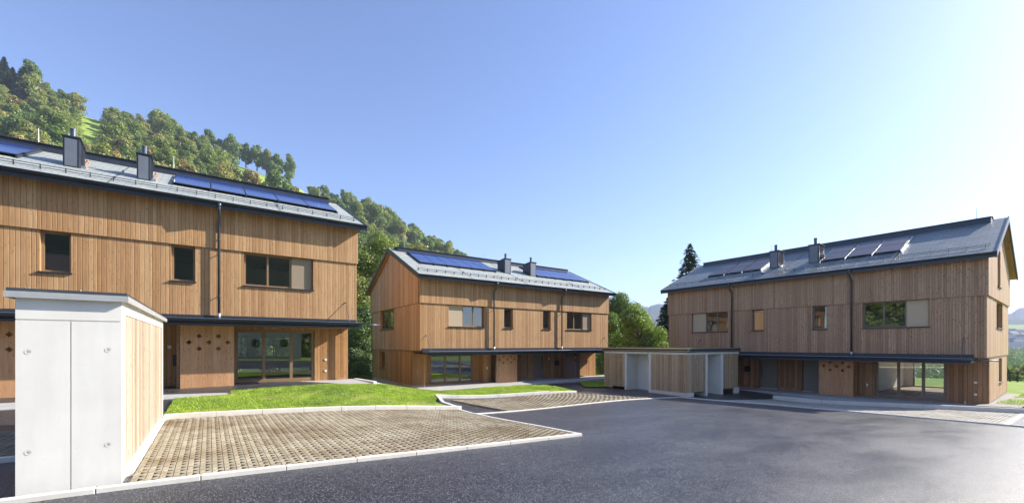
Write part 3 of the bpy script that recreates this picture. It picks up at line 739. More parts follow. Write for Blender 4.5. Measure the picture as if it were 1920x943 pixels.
    rf = m.build("roof", mats.get("roof", M['roof']), root)
    m = MB()   # soffit boards and rafters seen from below
    for (da, db) in ((-OV + .03, ridge_d), (W_ + OV - .03, ridge_d)):
        za = ze + SL * .03 - k - .004; zb = rtop(ridge_d) - k - .004
        m.hexa([(-V + .03, da, za - .02), (L_ + V - .03, da, za - .02), (L_ + V - .03, db, zb - .02), (-V + .03, db, zb - .02)], [(-V + .03, da, za), (L_ + V - .03, da, za), (L_ + V - .03, db, zb), (-V + .03, db, zb)])
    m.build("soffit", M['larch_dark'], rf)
    for side in (-1, 1):
        m = MB()
        l0, l1 = (-V - .035, -V + .02) if side < 0 else (L_ + V - .02, L_ + V + .035)
        for (da, db) in ((-OV - .03, ridge_d + .0), (W_ + OV + .03, ridge_d - .0)):
            za, zb = ze - SL * .03, rtop(ridge_d)
            m.hexa([(l0, da, za - k - .04), (l1, da, za - k - .04), (l1, db, zb - k - .04), (l0, db, zb - k - .04)], [(l0, da, za + .05), (l1, da, za + .05), (l1, db, zb + .05), (l0, db, zb + .05)])
        m.build("verge_trim", M['slate_metal'], rf)
    m = MB(); m.box(-V + .021, L_ + V - .021, -OV - .012, -OV - .002, ze - k - .03, ze - .01); m.build("eave_fascia", M['slate_metal'], rf)
    m = MB(); zr = rtop(ridge_d)
    m.hexa([(.25, ridge_d - .54, zr - .30), (L_ - .25, ridge_d - .54, zr - .30), (L_ - .25, ridge_d + .54, zr - .30), (.25, ridge_d + .54, zr - .30)],
           [(.25, ridge_d - .52, zr + .07), (L_ - .25, ridge_d - .52, zr + 0.06), (L_ - .25, ridge_d + .52, zr + 0.06), (.25, ridge_d + .52, zr + 0.06)])
    m.hexa([(.22, ridge_d - .58, zr + 0.06), (L_ - .22, ridge_d - .58, zr + 0.06), (L_ - .22, ridge_d, zr + 0.16), (.22, ridge_d, zr + 0.16)],
           [(.22, ridge_d - .58, zr + 0.09), (L_ - .22, ridge_d - .58, zr + 0.09), (L_ - .22, ridge_d, zr + 0.19), (.22, ridge_d, zr + 0.19)])
    m.hexa([(.22, ridge_d + .58, zr + 0.06), (L_ - .22, ridge_d + .58, zr + 0.06), (L_ - .22, ridge_d + .001, zr + 0.16), (.22, ridge_d + .001, zr + 0.16)],
           [(.22, ridge_d + .58, zr + 0.09), (L_ - .22, ridge_d + .58, zr + 0.09), (L_ - .22, ridge_d + .001, zr + 0.19), (.22, ridge_d + .001, zr + 0.19)])
    m.build("ridge_vent", M['slate_metal'], rf)
    for s_ in (-1, 1):
        dd = -OV - .07 if s_ < 0 else W_ + OV + .07
        m = MB()     # half-round gutter
        seg = 8
        for i in range(seg):
            a, b = math.pi + math.pi * i / seg, math.pi + math.pi * (i + 1) / seg
            for r in (.075, .068):
                m.face([(-V, dd + math.cos(a) * r, ze - .02 + math.sin(a) * r), (L_ + V, dd + math.cos(a) * r, ze - .02 + math.sin(a) * r),
                        (L_ + V, dd + math.cos(b) * r, ze - .02 + math.sin(b) * r), (-V, dd + math.cos(b) * r, ze - .02 + math.sin(b) * r)])
        m.tube([(-V, dd - s_ * -.078, ze - .015), (L_ + V, dd - s_ * -.078, ze - .015)], .011, 6)
        for x_ in (-V, L_ + V): m.tube([(x_ - .004, dd, ze - .05), (x_ + .004, dd, ze - .05)], .06, 12)
        m.build("gutter", M['slate_metal'], rf)
    # snow guard: two rails on brackets
    m = MB(); cs = 1 / math.hypot(1, SL)
    for hh in (.07, .15): m.tube([(-.1, .28, rtop(.28) + hh), (L_ + .1, .28, rtop(.28) + hh)], .011, 6)
    x = 0.0
    while x < L_:
        m.box(x - .010, x + .010, .25, .31, rtop(.28) - .03, rtop(.28) + .17); m.box(x - .010, x + .010, .28, .42, rtop(.32) - .03, rtop(.32) + .03); x += .62
    m.build("snow_guard", M['black'], rf)
    # solar arrays: each module its own part
    ang = math.atan(SL); first = None
    for (l0, l1, d0, d1, nc, nr) in arrays:
        mw = (l1 - l0) / nc; mhd = (d1 - d0) / nr; mh = mhd / math.cos(ang)
        mb_ = MB(); 
        for i in range(nc + 1):
            xx = l0 + i * mw
            mb_.hexa([(xx - .03, d0 - .05, rtop(d0 - .05) + .0), (xx + .03, d0 - .05, rtop(d0 - .05) + .0), (xx + .03, d1 + .05, rtop(d1 + .05)), (xx - .03, d1 + .05, rtop(d1 + .05))],
                     [(xx - .03, d0 - .05, rtop(d0 - .05) + .09), (xx + .03, d0 - .05, rtop(d0 - .05) + .09), (xx + .03, d1 + .05, rtop(d1 + .05) + .09), (xx - .03, d1 + .05, rtop(d1 + .05) + .09)])
            if mats.get('white_rails'):
                pass
        mb_.build("mounting_rail", mats['rail'], rf)
        pm = MB(); g = mats['pvgap']
        pm.box(g, mw - g, .012, mh - .012, .0, .035, 0)
        pm.face([(g + .02, .032, .037), (mw - g - .02, .032, .037), (mw - g - .02, mh - .032, .037), (g + .02, mh - .032, .037)], 1)
        for i in range(nc):
            for j in range(nr):
                if first is None or first[1] != (mw, mh):
                    ob = pm.build("solar_panel", [M['slate_metal'], mats.get('pv', M['pv'])], rf); first = (ob, (mw, mh))
                else:
                    ob = bpy.data.objects.new("solar_panel", first[0].data); C.objects.link(ob); ob.parent = rf
                dj = d0 + j * mhd
                ob.location = (l0 + i * mw, dj, rtop(dj) + .10); ob.rotation_euler = (ang, 0, 0)
        # sub-part objects share one mesh
    # chimneys
    for (l0, l1, d0, d1, hf, hb) in chim:
        m = MB(); zb = rtop(d0)
        pts_b = [(l0, d0, zb - .05), (l1, d0, zb - .05), (l1, d1, rtop(d1) - .05), (l0, d1, rtop(d1) - .05)]
        m.hexa(pts_b, [(l0, d0, zb + hf), (l1, d0, zb + hf), (l1, d1, zb + hb), (l0, d1, zb + hb)], 0)
        m.box(l0 + .05, l1 - .07, d0 - .012, d0 - .002, zb + .04, zb + hf - .07, 1)
        for q in (.25, .5, .75):
            dq = d0 + (d1 - d0) * q; m.hexa([(l1, dq - .012, zb + .1), (l1 + .025, dq - .012, zb + .1), (l1 + .025, dq + .012, zb + .1), (l1, dq + .012, zb + .1)],
                                             [(l1, dq - .012, zb + hf + (hb - hf) * q - .02), (l1 + .025, dq - .012, zb + hf + (hb - hf) * q - .02), (l1 + .025, dq + .012, zb + hf + (hb - hf) * q - .02), (l1, dq + .012, zb + hf + (hb - hf) * q - .02)], 0)
        ch = m.build("chimney", [M['slate_metal'], M['chim_panel']], rf)
        m = MB(); m.hexa([(l0 - .03, d0 - .04, zb + hf + .002), (l1 + .05, d0 - .04, zb + hf + .002), (l1 + .05, d1 + .04, zb + hb + .002), (l0 - .03, d1 + .04, zb + hb + .002)],
                         [(l0 - .03, d0 - .04, zb + hf + .04), (l1 + .05, d0 - .04, zb + hf + .04), (l1 + .05, d1 + .04, zb + hb + .04), (l0 - .03, d1 + .04, zb + hb + .04)])
        m.build("chimney_cap", M['slate_metal'], ch)
        m = MB(); lm, dm = (l0 + l1) / 2, d0 + (d1 - d0) * .32; zt = zb + hf * .68 + hb * .32
        m.tube([(lm, dm, zt - .05), (lm, dm, zt + .42)], .085, 14); m.tube([(lm, dm, zt + .42), (lm, dm, zt + .48)], .097, 14); m.build("flue_pipe", M['pipe'], ch, smooth=False)
        m = MB(); m.box(l1 + .02, l1 + .16, d0 + .1, d0 + .5, rtop(d0 + .1) + .0, rtop(d0 + .1) + .1)
        m.tube([(l1 + .05, d0 + .55, zb + .35), (l1 + .14, d0 + .5, zb + .55), (l1 + .2, d0 + .42, zb + .35), (l1 + .12, d0 + .3, rtop(d0 + .3) + .03)], .02, 6, 1)
        m.build("flashing", [M['zinc'], M['copper'] if mats.get('copper') else M['zinc']], ch)
    m = MB()
    for lx in mats.get('rods', (5.1, 9.0, 16.4)): m.tube([(lx, ridge_d - .3, rtop(ridge_d) + .0), (lx, ridge_d - .3, rtop(ridge_d) + .75)], [.016, .008], 6)
    m.build("lightning_rod", M['zinc'], rf)
    for lx in (8.0, 3.5, 13.5):
        m = MB()
        m.tube([(lx, -.45, rtop(-.45) + .03), (lx, 4.7, rtop(4.7) + .03)], .008, 5)
        for dd in (.9, 1.9, 2.9): m.box(lx - .03, lx + .03, dd - .03, dd + .03, rtop(dd), rtop(dd) + .07)
        m.build("roof_conductor", M['pipe'], rf)
    # downpipes with swan neck
    for lx in mats['pipes']:
        m = MB(); zt = ze - .09
        m.tube([(lx, -OV - .07, zt), (lx, -OV - .07, zt - .22), (lx, -OV + .05, zt - .34), (lx, -.24, zt - .52), (lx, -.15, zt - .66), (lx, -.15, L1 + .10)], .052, 12)
        m.tube([(lx, -OV - .07, zt + .02), (lx, -OV - .07, zt - .14)], [.085, .055], 12)
        for zz in (L2 + .35, L2 - .25, L1 + .9): m.tube([(lx, -.15, zz), (lx, -.15, zz + .035)], .064, 12); m.box(lx - .012, lx + .012, -.15, .0, zz + .005, zz + .03)
        dp = m.build("downpipe", M['pipe'], root, smooth=True)
        m = MB(); m.tube([(lx, -.15, L1 - .03), (lx, -.15, L1 + .22)], .057, 12); m.build("pipe_shoe", M['zinc'], dp, smooth=True)
    # canopy with flashing, deck, gutter, tie rods and spout
    c0, c1 = mats['canopy']; PR = .92
    m = MB(); m.box(c0, c1, -.035, -.003, L1 - .10, L1 + .13)
    m.hexa([(c0, -.04, L1 - .20), (c1, -.04, L1 - .20), (c1, -PR, L1 - .20), (c0, -PR, L1 - .20)], [(c0, -.04, L1 - .09), (c1, -.04, L1 - .09), (c1, -PR, L1 - .11), (c0, -PR, L1 - .11)])
    cp = m.build("canopy", M['slate_metal'], root)
    m = MB()
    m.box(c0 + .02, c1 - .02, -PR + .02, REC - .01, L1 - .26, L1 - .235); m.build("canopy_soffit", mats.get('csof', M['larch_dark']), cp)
    m = MB(); zg_ = L1 - .07; dg = -PR - .075
    for i in range(8):
        a, b = math.pi + math.pi * i / 8, math.pi + math.pi * (i + 1) / 8
        for r in (.085, .078): m.face([(c0, dg + math.cos(a) * r, zg_ + math.sin(a) * r), (c1, dg + math.cos(a) * r, zg_ + math.sin(a) * r), (c1, dg + math.cos(b) * r, zg_ + math.sin(b) * r), (c0, dg + math.cos(b) * r, zg_ + math.sin(b) * r)])
    m.tube([(c0, dg - .087, zg_ + .004), (c1, dg - .087, zg_ + .004)], .013, 6)
    for x_ in (c0, c1): m.tube([(x_ - .004, dg, zg_ - .03), (x_ + .004, dg, zg_ - .03)], .07, 12)
    m.build("gutter", M['slate_metal'], cp)
    m = MB(); m.tube([(c0, dg + .02, zg_ - .0), (c1, dg + .02, zg_ + .0)], .03, 6); m.build("gutter_highlight", M['zinc'], cp)  # zinc bead added as the bright highlight line along the gutter
    m = MB(); m.box(c0 + .02, c1 - .02, -PR - .0, -PR + .03, L1 - .31, L1 - .232); m.build("fascia", M['slate_metal'], cp)
    for lx in mats['ties']:
        m = MB(); m.tube([(lx, -.03, L1 + .95), (lx, -PR + .12, L1 - .10)], .014, 8); m.tube([(lx, .0, L1 + .95), (lx, -.05, L1 + .95)], .03, 8); m.build("tie_rod", M['pipe'], cp)
    if mats.get('spout', 1):
        m = MB(); m.tube([(c1 - .03, dg, zg_ - .05), (c1 + .85, dg, zg_ - .06)], .028, 10); m.build("rain_spout", M['pipe'], cp, smooth=True)
    return root

def world_levels(zf, **k): return {a: b - zf for a, b in k.items()}
ZA, ZB, ZC = .05, -.86, -1.14
A_gf = [('slider', 11.87, 15.17, .02, 2.46), ('screen', 10.02, 11.80, .02, 2.56, .05, M['panel3ply']),
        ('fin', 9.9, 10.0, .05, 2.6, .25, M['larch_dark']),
        ('door', 8.0, 9.0, .0, 2.15, 'l'), ('door', 5.6, 6.6, .0, 2.15, 'r'),
        ('slider', 1.6, 4.9, .02, 2.46), ('screen', 5.0, 6.6, .02, 2.56, .05, M['panel3ply']),
        ('box', 15.62, 15.72, .98, 1.08, .0), ('box', 15.62, 15.72, .42, .52, .0),
        ('box', 9.55, 9.68, 1.62, 1.76, .05), ('box', 9.72, 9.84, .9, 1.35, .12, REC, "mailbox", M['black']),
        ('post', 16.35, 16.47, .0, 2.6, REC - .2)]
matA = dict(up=M['larch'], gf=M['larch_gf'], gable=M['larch_gable'], frame=M['frame'], slide=M['frame'], rail=M['slate_metal'], pvgap=.012, pipes=(11.28, 5.3),
            canopy=(-.1, 16.78), ties=(16.28, .4), parts=(10.6, 6.4), copper=True, csof=M['larch_gf'], rods=(5.1, 9.55, 16.1))
house("timber_house", "long honey-coloured timber house on the left, cut by the picture edge", (-11.0, 21.08), 0, ZA, 2.90 - ZA, 5.77 - ZA, 7.44 - ZA, .30 - ZA,
      A_gf, matA, [(6.43, 6.88, 1.85, 2.75, 1.15, .98), (8.55, 8.98, 1.75, 2.55, 1.05, .88)], [(9.68, 16.3, 1.75, 4.45, 5, 2), (-.0, 5.3, 1.75, 4.45, 4, 2)],
      back_gf=[(11.0, 12.9, .95, 2.3), (13.3, 15.4, .95, 2.3), (2.0, 5.0, .95, 2.3)])
B_gf = [('slider', 1.25, 4.55, .0, 2.15), ('fin', 5.0, 5.62, .05, 2.2, .75, M['larch_gf']), ('screen', 5.62, 7.4, .0, 2.2, .05, M['panel3ply']),
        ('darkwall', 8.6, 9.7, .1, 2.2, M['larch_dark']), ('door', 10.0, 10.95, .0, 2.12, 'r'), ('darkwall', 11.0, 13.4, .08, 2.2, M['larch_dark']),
        ('screen', 11.95, 13.6, .0, 2.2, .05, M['panel_dark']), ('box', 12.1, 12.45, 1.0, 1.4, .1, REC, "mailbox", M['black']), ('box', 11.4, 11.5, 1.5, 1.65, .05),
        ('fin', 13.9, 15.3, .1, 2.2, .9, M['larch_gf']), ('post', 16.5, 16.66, .0, 2.2, .1), ('post', .24, .34, .0, 2.2, .02),
        ('box', 5.25, 5.34, .95, 1.12, .0, .75), ('pipe', 5.5, -.08, -.02, 2.2)]
matB = dict(scr0=M['screen_light'], up=M['larch'], gf=M['larch_gf'], gable=M['larch_gable'], gfgable=M['larch_gf'], frame=M['frame'], slide=M['frame'], rail=M['slate_metal'], pvgap=.012, pipes=(5.32, 11.5),
            canopy=(.12, 16.75), ties=(.4, 16.3), parts=(5.9, 10.4), spout=0, rods=(.8, 7.5, 16.0))
house("timber_house", "middle honey-coloured timber house with its gable end showing", (10.57, 24.45), R_(-1.3), ZB, 1.46 - ZB, 4.43 - ZB, 6.0 - ZB, -.80 - ZB,
      B_gf, matB, [(7.6, 8.2, 2.0, 3.0, 1.12, 1.02), (10.05, 10.65, 2.0, 3.0, 1.12, 1.02)], [(.8, 6.75, 1.9, 4.45, 6, 2), (10.75, 16.4, 1.9, 4.45, 6, 2)],
      gable_l=[(4.95, 8.15, 2.97 - ZB, 4.42 - ZB, (.5,)), (7.05, 8.45, 0.0 - ZB, 1.27 - ZB, ())], back_gf=[(2, 5, .9, 2.0)])
C_gf = [('darkwall', 4.6, 5.9, .08, 2.25, M['larch_dark']), ('box', 5.2, 5.55, 1.05, 1.45, .1, REC, "mailbox", M['black']), ('door', 6.15, 7.3, -.06, 2.1, 'l'), ('darkwall', 7.35, 8.6, .12, 2.25, M['larch_dark']),
        ('door', 8.75, 9.8, -.06, 2.1, 'r'), ('screen', 10.05, 11.72, .0, 2.28, .1, M['panel3ply']), ('darkwall', 11.7, 12.35, .08, 2.25, M['larch_dark']),
        ('slider', 12.4, 15.3, .0, 2.2), ('box', 12.0, 12.09, .55, .7, .0), ('box', 16.25, 16.36, 1.02, 1.12, .0), ('box', 16.25, 16.36, .42, .52, .0),
        ('slider', 1.4, 4.4, .0, 2.2), ('post', 15.95, 16.07, .03, 2.2, .75)]
matC = dict(scr0=M['screen_mid'], scr2=M['screen_mid'], roof=M['roof_shaded'], pv=M['pv_grey'], up=M['larch_grey'], gf=M['larch_dark'], gable=M['larch_gable'], frame=M['frame_grey'], slide=M['frame_grey'], rail=M['zinc'], pvgap=.05, pipes=(5.0, 11.7),
            canopy=(2.2, 16.4), ties=(16.05, 2.6), parts=(12.0, 7.0), rods=(5.5, 16.0))
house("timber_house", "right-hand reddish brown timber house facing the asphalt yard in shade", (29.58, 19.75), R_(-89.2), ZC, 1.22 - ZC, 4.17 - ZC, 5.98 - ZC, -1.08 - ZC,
      C_gf, matC, [(6.75, 7.3, 1.55, 2.45, 1.15, 1.1), (9.05, 9.62, 1.55, 2.45, 1.15, 1.1)], [(2.45, 6.3, 1.35, 3.95, 3, 2), (9.75, 13.55, 1.35, 3.95, 3, 2)],
      gable_r=[(3.7, 5.1, 4.9 - ZC, 6.87 - ZC, ()), (4.0, 7.0, 2.74 - ZC, 4.16 - ZC, (.5,)), (5.8, 7.4, -.3 - ZC, 1.06 - ZC, ())],
      back_gf=[(12.5, 16.2, .02, 2.2), (2, 5, .9, 2.0)])

# ------------------------------------------------------------------ concrete store, left foreground
def concrete_store():
    x0, x1, y0, y1 = -1.9, -.96, 7.55, 13.5
    root = empty("storage_shed", (x0, y0, 0)); tag(root, "white concrete storage block with a board-clad flank beside the grid pavers", "shed")
    w, d, h = x1 - x0, y1 - y0, 2.42
    m = MB(); g = .008; jx, jz = w * .495, 2.14
    rec = .012
    m.box(0, w, rec, .20, -.3, h)                                   # slab behind the joints
    for (a, b, c, e_) in ((0, jx - g, -.3, jz - g), (jx + g, w, -.3, jz - g), (0, w, jz + g, h)):
        m.box(a, b, 0, rec + .001, c, e_)
    m.box(0, .16, .2, d, -.3, h); m.box(.16, w - .16, d - .16, d, -.3, h)
    m.box(w - .16, w - .06, .2, d, -.3, h)                                     # core of the flank
    m.box(w - .06, w, .2, .34, -.3, h); m.box(w - .06, w, d - .12, d, -.3, h); m.box(w - .06, w, .34, d - .12, h - .17, h); m.box(w - .06, w + .085, .34, d - .12, -.3, .09)
    body = m.build("concrete_body", M['white_conc'], root)
    for (fx, fz) in ((.11, .53), (.11, 1.75), (.86, .53), (.86, 1.77)):
        m = MB(); cx, cz, r = fx * w, fz, .030
        seg = 18
        for k in range(seg):
            a, b = 2 * math.pi * k / seg, 2 * math.pi * (k + 1) / seg
            m.face([(cx + math.cos(a) * r, -.003, cz + math.sin(a) * r), (cx + math.cos(b) * r, -.003, cz + math.sin(b) * r), (cx + math.cos(b) * r * .55, -.0015, cz + math.sin(b) * r * .55), (cx + math.cos(a) * r * .55, -.0015, cz + math.sin(a) * r * .55)], 0)
            m.face([(cx + math.cos(a) * r * .55, -.0015, cz + math.sin(a) * r * .55), (cx + math.cos(b) * r * .55, -.0015, cz + math.sin(b) * r * .55), (cx, -.0012, cz)], 1)
        m.build("tie_hole", [M['kerb'], M['slab']], body)
    m = MB(); m.box(w - .055, w - .012, .345, d - .125, .105, h - .175); m.build("board_cladding", M['pale_boards'], root)
    m = MB(); m.box(-.05, w + .05, -.05, d + .05, h + .002, h + .03); m.build("roof_slab", M['white_conc'], root)
    m = MB()
    for (a, b, c, e_) in ((-.075, w + .075, -.075, -.06), (-.075, w + .075, d + .06, d + .075), (-.075, -.06, -.06, d + .06), (w + .06, w + .075, -.06, d + .06)):
        m.box(a, b, c, e_, h - .02, h + .055)
    rim = m.build("roof_rim", M['rim'], root)
    m = MB()
    for (a, b, c, e_) in ((-.06, w + .06, -.058, -.045), (-.058, -.045, -.045, d + .045), (w + .045, w + .058, -.045, d + .045)):
        m.box(a, b, c, e_, h + .031, h + .095)
    m.build("gravel_stop", M['pipe'], rim)
    V = []
    n = 2600; X = RNG.uniform(-.04, w + .04, n); Y = RNG.uniform(-.04, d + .04, n); s = RNG.uniform(.010, .022, n); Z = h + .07 + RNG.uniform(0, .03, n)
    dirs = np.array([(1, 0, -.4), (0, 1, -.4), (-1, 0, -.4), (0, -1, -.4)]); top = np.array((0, 0, .8))
    for k in range(4):
        c0 = np.stack([X, Y, Z], -1)
        V.append(np.stack([c0 + dirs[k] * s[:, None], c0 + dirs[(k + 1) % 4] * s[:, None], c0 + top * s[:, None]], 1))
    q = quads_object("gravel", np.concatenate(V), M['gravel'], root); q['kind'] = 'stuff'
    return root
concrete_store()

# ------------------------------------------------------------------ bicycle / bin shed beside the right house
def bin_shed():
    x0, y0 = 21.7, 13.3; zb = -1.02
    w, d, h = 5.8, 6.1, 2.42
    root = empty("garden_shed", (x0, y0, zb)); tag(root, "flat-roofed shed of weathered battens with two white open bays", "shed")
    ins = MB(); ins.box(.12, w - .12, .12, d - .12, h - .04, h - .005); ins.build("ceiling", M['plaster'], root)
    def side(tf, segs, total):
        for i, (a, b, kind) in enumerate(segs):
            if kind == 'wood':
                m = MB(tf); m.box(a, b, .0, .08, .13 if a > .01 or True else 0, h - .14); m.build("batten_cladding", M['shed_boards'], root)
            elif kind == 'post':
                m = MB(tf); m.box(a, b, -.02, 1.15, -.3, h - .14); m.build("concrete_pier", M['white_conc'], root)
            elif kind == 'bay':
                m = MB(tf); m.box(a - .02, b + .02, 1.15, 1.25, -.3, h - .05); m.build("bay_back_wall", M['white_conc'], root)
        m = MB(tf); m.box(0.002, total - .002, -.024, .10, h - .14, h - .002); m.build("concrete_beam", M['white_conc'], root)
    # front facing the yard: local axis runs along +y of the shed; segments measured from the near corner
    tfx = lambda p: (p[1], p[0], p[2])
    side(tfx, [(0, 2.40, 'wood'), (2.40, 2.56, 'post'), (2.56, 4.22, 'bay'), (4.22, 4.38, 'post'), (4.38, d, 'wood')], d)
    tfy = lambda p: (p[0], p[1], p[2])
    side(tfy, [(0.082, 1.87, 'wood'), (1.87, 2.05, 'post'), (2.05, 3.58, 'bay'), (3.58, 3.82, 'post'), (3.82, w, 'wood')], w)
    tfb = lambda p: (p[0], d - p[1], p[2]); m = MB(tfb); m.box(.085, w - .085, 0, .08, .0, h - .14); m.build("batten_cladding", M['shed_boards'], root)
    tfr = lambda p: (w - p[1], p[0], p[2]); m = MB(tfr); m.box(.0, d, 0, .08, .0, h - .14); m.build("batten_cladding", M['shed_boards'], root)
    for bx in ((-.02, .06, -.02, 2.4, -.35, .125), (.06, .62, -.02, .07, -.45, .125), (w - .6, w, -.02, .07, -.45, .125), (-.02, .06, d - .7, d, -.3, .125)):
        m = MB(); m.box(*bx); m.build("plinth", M['kerb'], root)
    m = MB(); m.box(-.10, w + .02, -.10, d + .1, h + .0, h + .20); rf = m.build("roof", M['slate_metal'], root)
    m = MB()
    m.box(-.125, w + .03, -.125, -.10, h + .185, h + .225); m.box(-.125, -.10, -.10, d + .12, h + .185, h + .225)
    m.box(-.13, w + .03, -.13, -.102, h + .06, h + .075); m.box(-.13, -.102, -.10, d + .12, h + .06, h + .075)
    m.build("roof_rim", M['zinc'], rf)
    m = MB(); m.box(-.06, w, -.06, d + .06, h + .2, h + .235); m.build("green_roof", M['lawn'], rf)
    # doors drawn by thin metal edges, hinges and a lock
    for tf, (a, b) in ((tfy, (.80, 1.70)), (tfy, (4.0, 4.9)), (tfx, (4.62, 5.72))):
        m = MB(tf); 
        for (p, q, r, s) in ((a, a + .012, .16, 2.05), (b - .012, b, .16, 2.05), (a, b, 2.04, 2.055)): m.box(p, q, -.006, .0, r, s)
        dr = m.build("shed_door", M['black'], root)
        m = MB(tf); m.box(a + .02, a + .12, -.012, -.006, 1.82, 1.88); m.box(a + .02, a + .12, -.012, -.006, .36, .42); m.box(b - .08, b - .04, -.02, -.006, 1.02, 1.12); m.build("hinge", M['zinc'], dr)
    return root
bin_shed()

# ------------------------------------------------------------------ trees
def leaf_cloud(n, centers, radii, size, squash=.85, shell=.55, droop=0.0):
    """leaf-sized quads through the lobes of a crown"""
    cen = np.array(centers, float); rad = np.array(radii, float)
    wgt = rad ** 2.2; k = RNG.choice(len(cen), n, p=wgt / wgt.sum())
    d = RNG.normal(size=(n, 3)); d /= np.linalg.norm(d, axis=1)[:, None]
    r = (shell + (1 - shell) * RNG.random(n)) * (1 + RNG.normal(0, .10, n))
    p = cen[k] + d * (rad[k] * r)[:, None] * np.array([1, 1, squash])
    nrm = d + RNG.normal(0, .65, (n, 3)); nrm[:, 2] += .35; nrm /= np.linalg.norm(nrm, axis=1)[:, None]
    a = np.cross(nrm, RNG.normal(size=(n, 3))); a /= np.linalg.norm(a, axis=1)[:, None]; b = np.cross(nrm, a)
    s = size * RNG.uniform(.6, 1.3, n)
    a = a * s[:, None]; b = b * (s * RNG.uniform(.55, .9, n))[:, None]
    return np.stack([p - a, p - b * .9, p + a, p + b], 1)
def broad_crown(H_, Rr, n, size, lobes=16, low=.25):
    cs, rs = [], []
    for i in range(lobes):
        t = (i + .5) / lobes; z = H_ * (low + (1 - low) * (t ** .8)) * .96
        prof = math.sin(math.pi * min(1, (t * .86 + .12))) ** .65
        a = random.uniform(0, 6.28); rr = Rr * prof * random.uniform(.25, .72)
        lr = Rr * random.uniform(.26, .44) * (1.1 - .35 * t)
        cs.append((rr * math.cos(a), rr * math.sin(a), z - lr * .5)); rs.append(lr)
    cs.append((0, 0, H_ * (low + .33))); rs.append(Rr * .62)
    cs.append((0, 0, H_ * .78)); rs.append(Rr * .42)
    return leaf_cloud(n, cs, rs, size)
def trunk_mesh(H_, r, branches=6, low=.25, Rr=3):
    m = MB(); bend = random.uniform(-.3, .3)
    m.tube([(0, 0, -.8), (bend * .2, 0, H_ * .25), (bend, bend * .5, H_ * .55), (bend * 1.3, bend, H_ * .85)], [r * 1.25, r, r * .6, r * .2], 8)
    for i in range(branches):
        z = H_ * random.uniform(low, .7); a = random.uniform(0, 6.28); ln = Rr * random.uniform(.5, .85)
        m.tube([(bend * z / H_, 0, z), (math.cos(a) * ln * .5, math.sin(a) * ln * .5, z + ln * .35), (math.cos(a) * ln, math.sin(a) * ln, z + ln * .8)], [r * .42, r * .25, r * .08], 6)
    return m
def fir_crown(H_, Rr, n, size):
    t = RNG.random(n) ** .62; lay = 26
    tl = (np.floor(t * lay) + RNG.random(n) * .8) / lay
    z = H_ * (1 - tl * .93); R0 = Rr * tl
    a0 = RNG.random(n) * 2 * np.pi; br = np.round(a0 / (2 * np.pi) * 9) / 9 * 2 * np.pi + tl * 37 + RNG.normal(0, .13, n)
    R0 = Rr * tl ** .72; rr = R0 * RNG.random(n) ** .6 * (1 + .22 * np.sin(br * 3 + tl * 50) + .15 * np.sin(br * 7 + tl * 131))
    zz = z - rr * .38 + (rr / (R0 + .01)) ** 2 * R0 * .12 + RNG.normal(0, .05, n) * H_ * .03
    p = np.stack([np.cos(br) * rr, np.sin(br) * rr, zz], -1)
    nrm = RNG.normal(0, .5, (n, 3)); nrm[:, 2] += 1; nrm /= np.linalg.norm(nrm, axis=1)[:, None]
    out = np.stack([np.cos(br), np.sin(br), -.35 * np.ones(n)], -1)
    b = np.cross(nrm, out); b /= np.linalg.norm(b, axis=1)[:, None]
    s = size * RNG.uniform(.6, 1.3, n)
    return np.stack([p - out * s[:, None], p - b * (s * .4)[:, None], p + out * s[:, None], p + b * (s * .4)[:, None]], 1)
PROTO = {}
def proto(key, crown, trunk, mat):
    root = empty("broadleaf_tree" if key[0] != 'f' else "fir_tree", (0, 0, 0))
    c = quads_object("crown", crown, mat, root); t = trunk.build("trunk", M['bark'], root, smooth=True)
    PROTO[key] = [root, c, t, False]
for i in range(5):
    Rr = 5.2 + .5 * (i % 3); H_ = 13 + i * .8
    proto('b%d' % i, broad_crown(H_, Rr, 5200, .34, 17 + i, .12), trunk_mesh(H_, .28, 6, .25, Rr), M['leaf'])
proto('b9', broad_crown(13, 5.0, 5200, .34, 18, .22), trunk_mesh(13, .30, 6, .22, 5), M['leaf_dark'])
proto('a0', broad_crown(12, 5.0, 5000, .34, 18, .15), trunk_mesh(12, .28, 6, .2, 5), M['leaf_autumn'])
proto('g0', broad_crown(12, 4.6, 5200, .34, 16, .12), trunk_mesh(12, .28, 6, .2, 5), M['leaf_fresh'])
for i in range(2): proto('f%d' % i, fir_crown(20, 4.0 + i * .7, 5200, .75), trunk_mesh(20, .3, 0), M['needle'])
def plant(key, x, y, s, label, cat="tree", group=None, sx=1.0, rot=None, zoff=0.0, name=None):
    P = PROTO[key]
    if not P[3]: r, ch = P[0], None; P[3] = True
    else:
        r = P[0].copy(); C.objects.link(r)
        for k in (1, 2):
            c = P[k].copy(); C.objects.link(c); c.parent = r
    if name: r.name = name
    r.location = (x, y, h1(x, y) + zoff); r.rotation_euler = (0, 0, rot if rot is not None else random.uniform(0, 6.28)); r.scale = (s * sx, s * sx, s)
    for k_ in ('group',):
        if k_ in r: del r[k_]
    tag(r, label, cat, group); return r

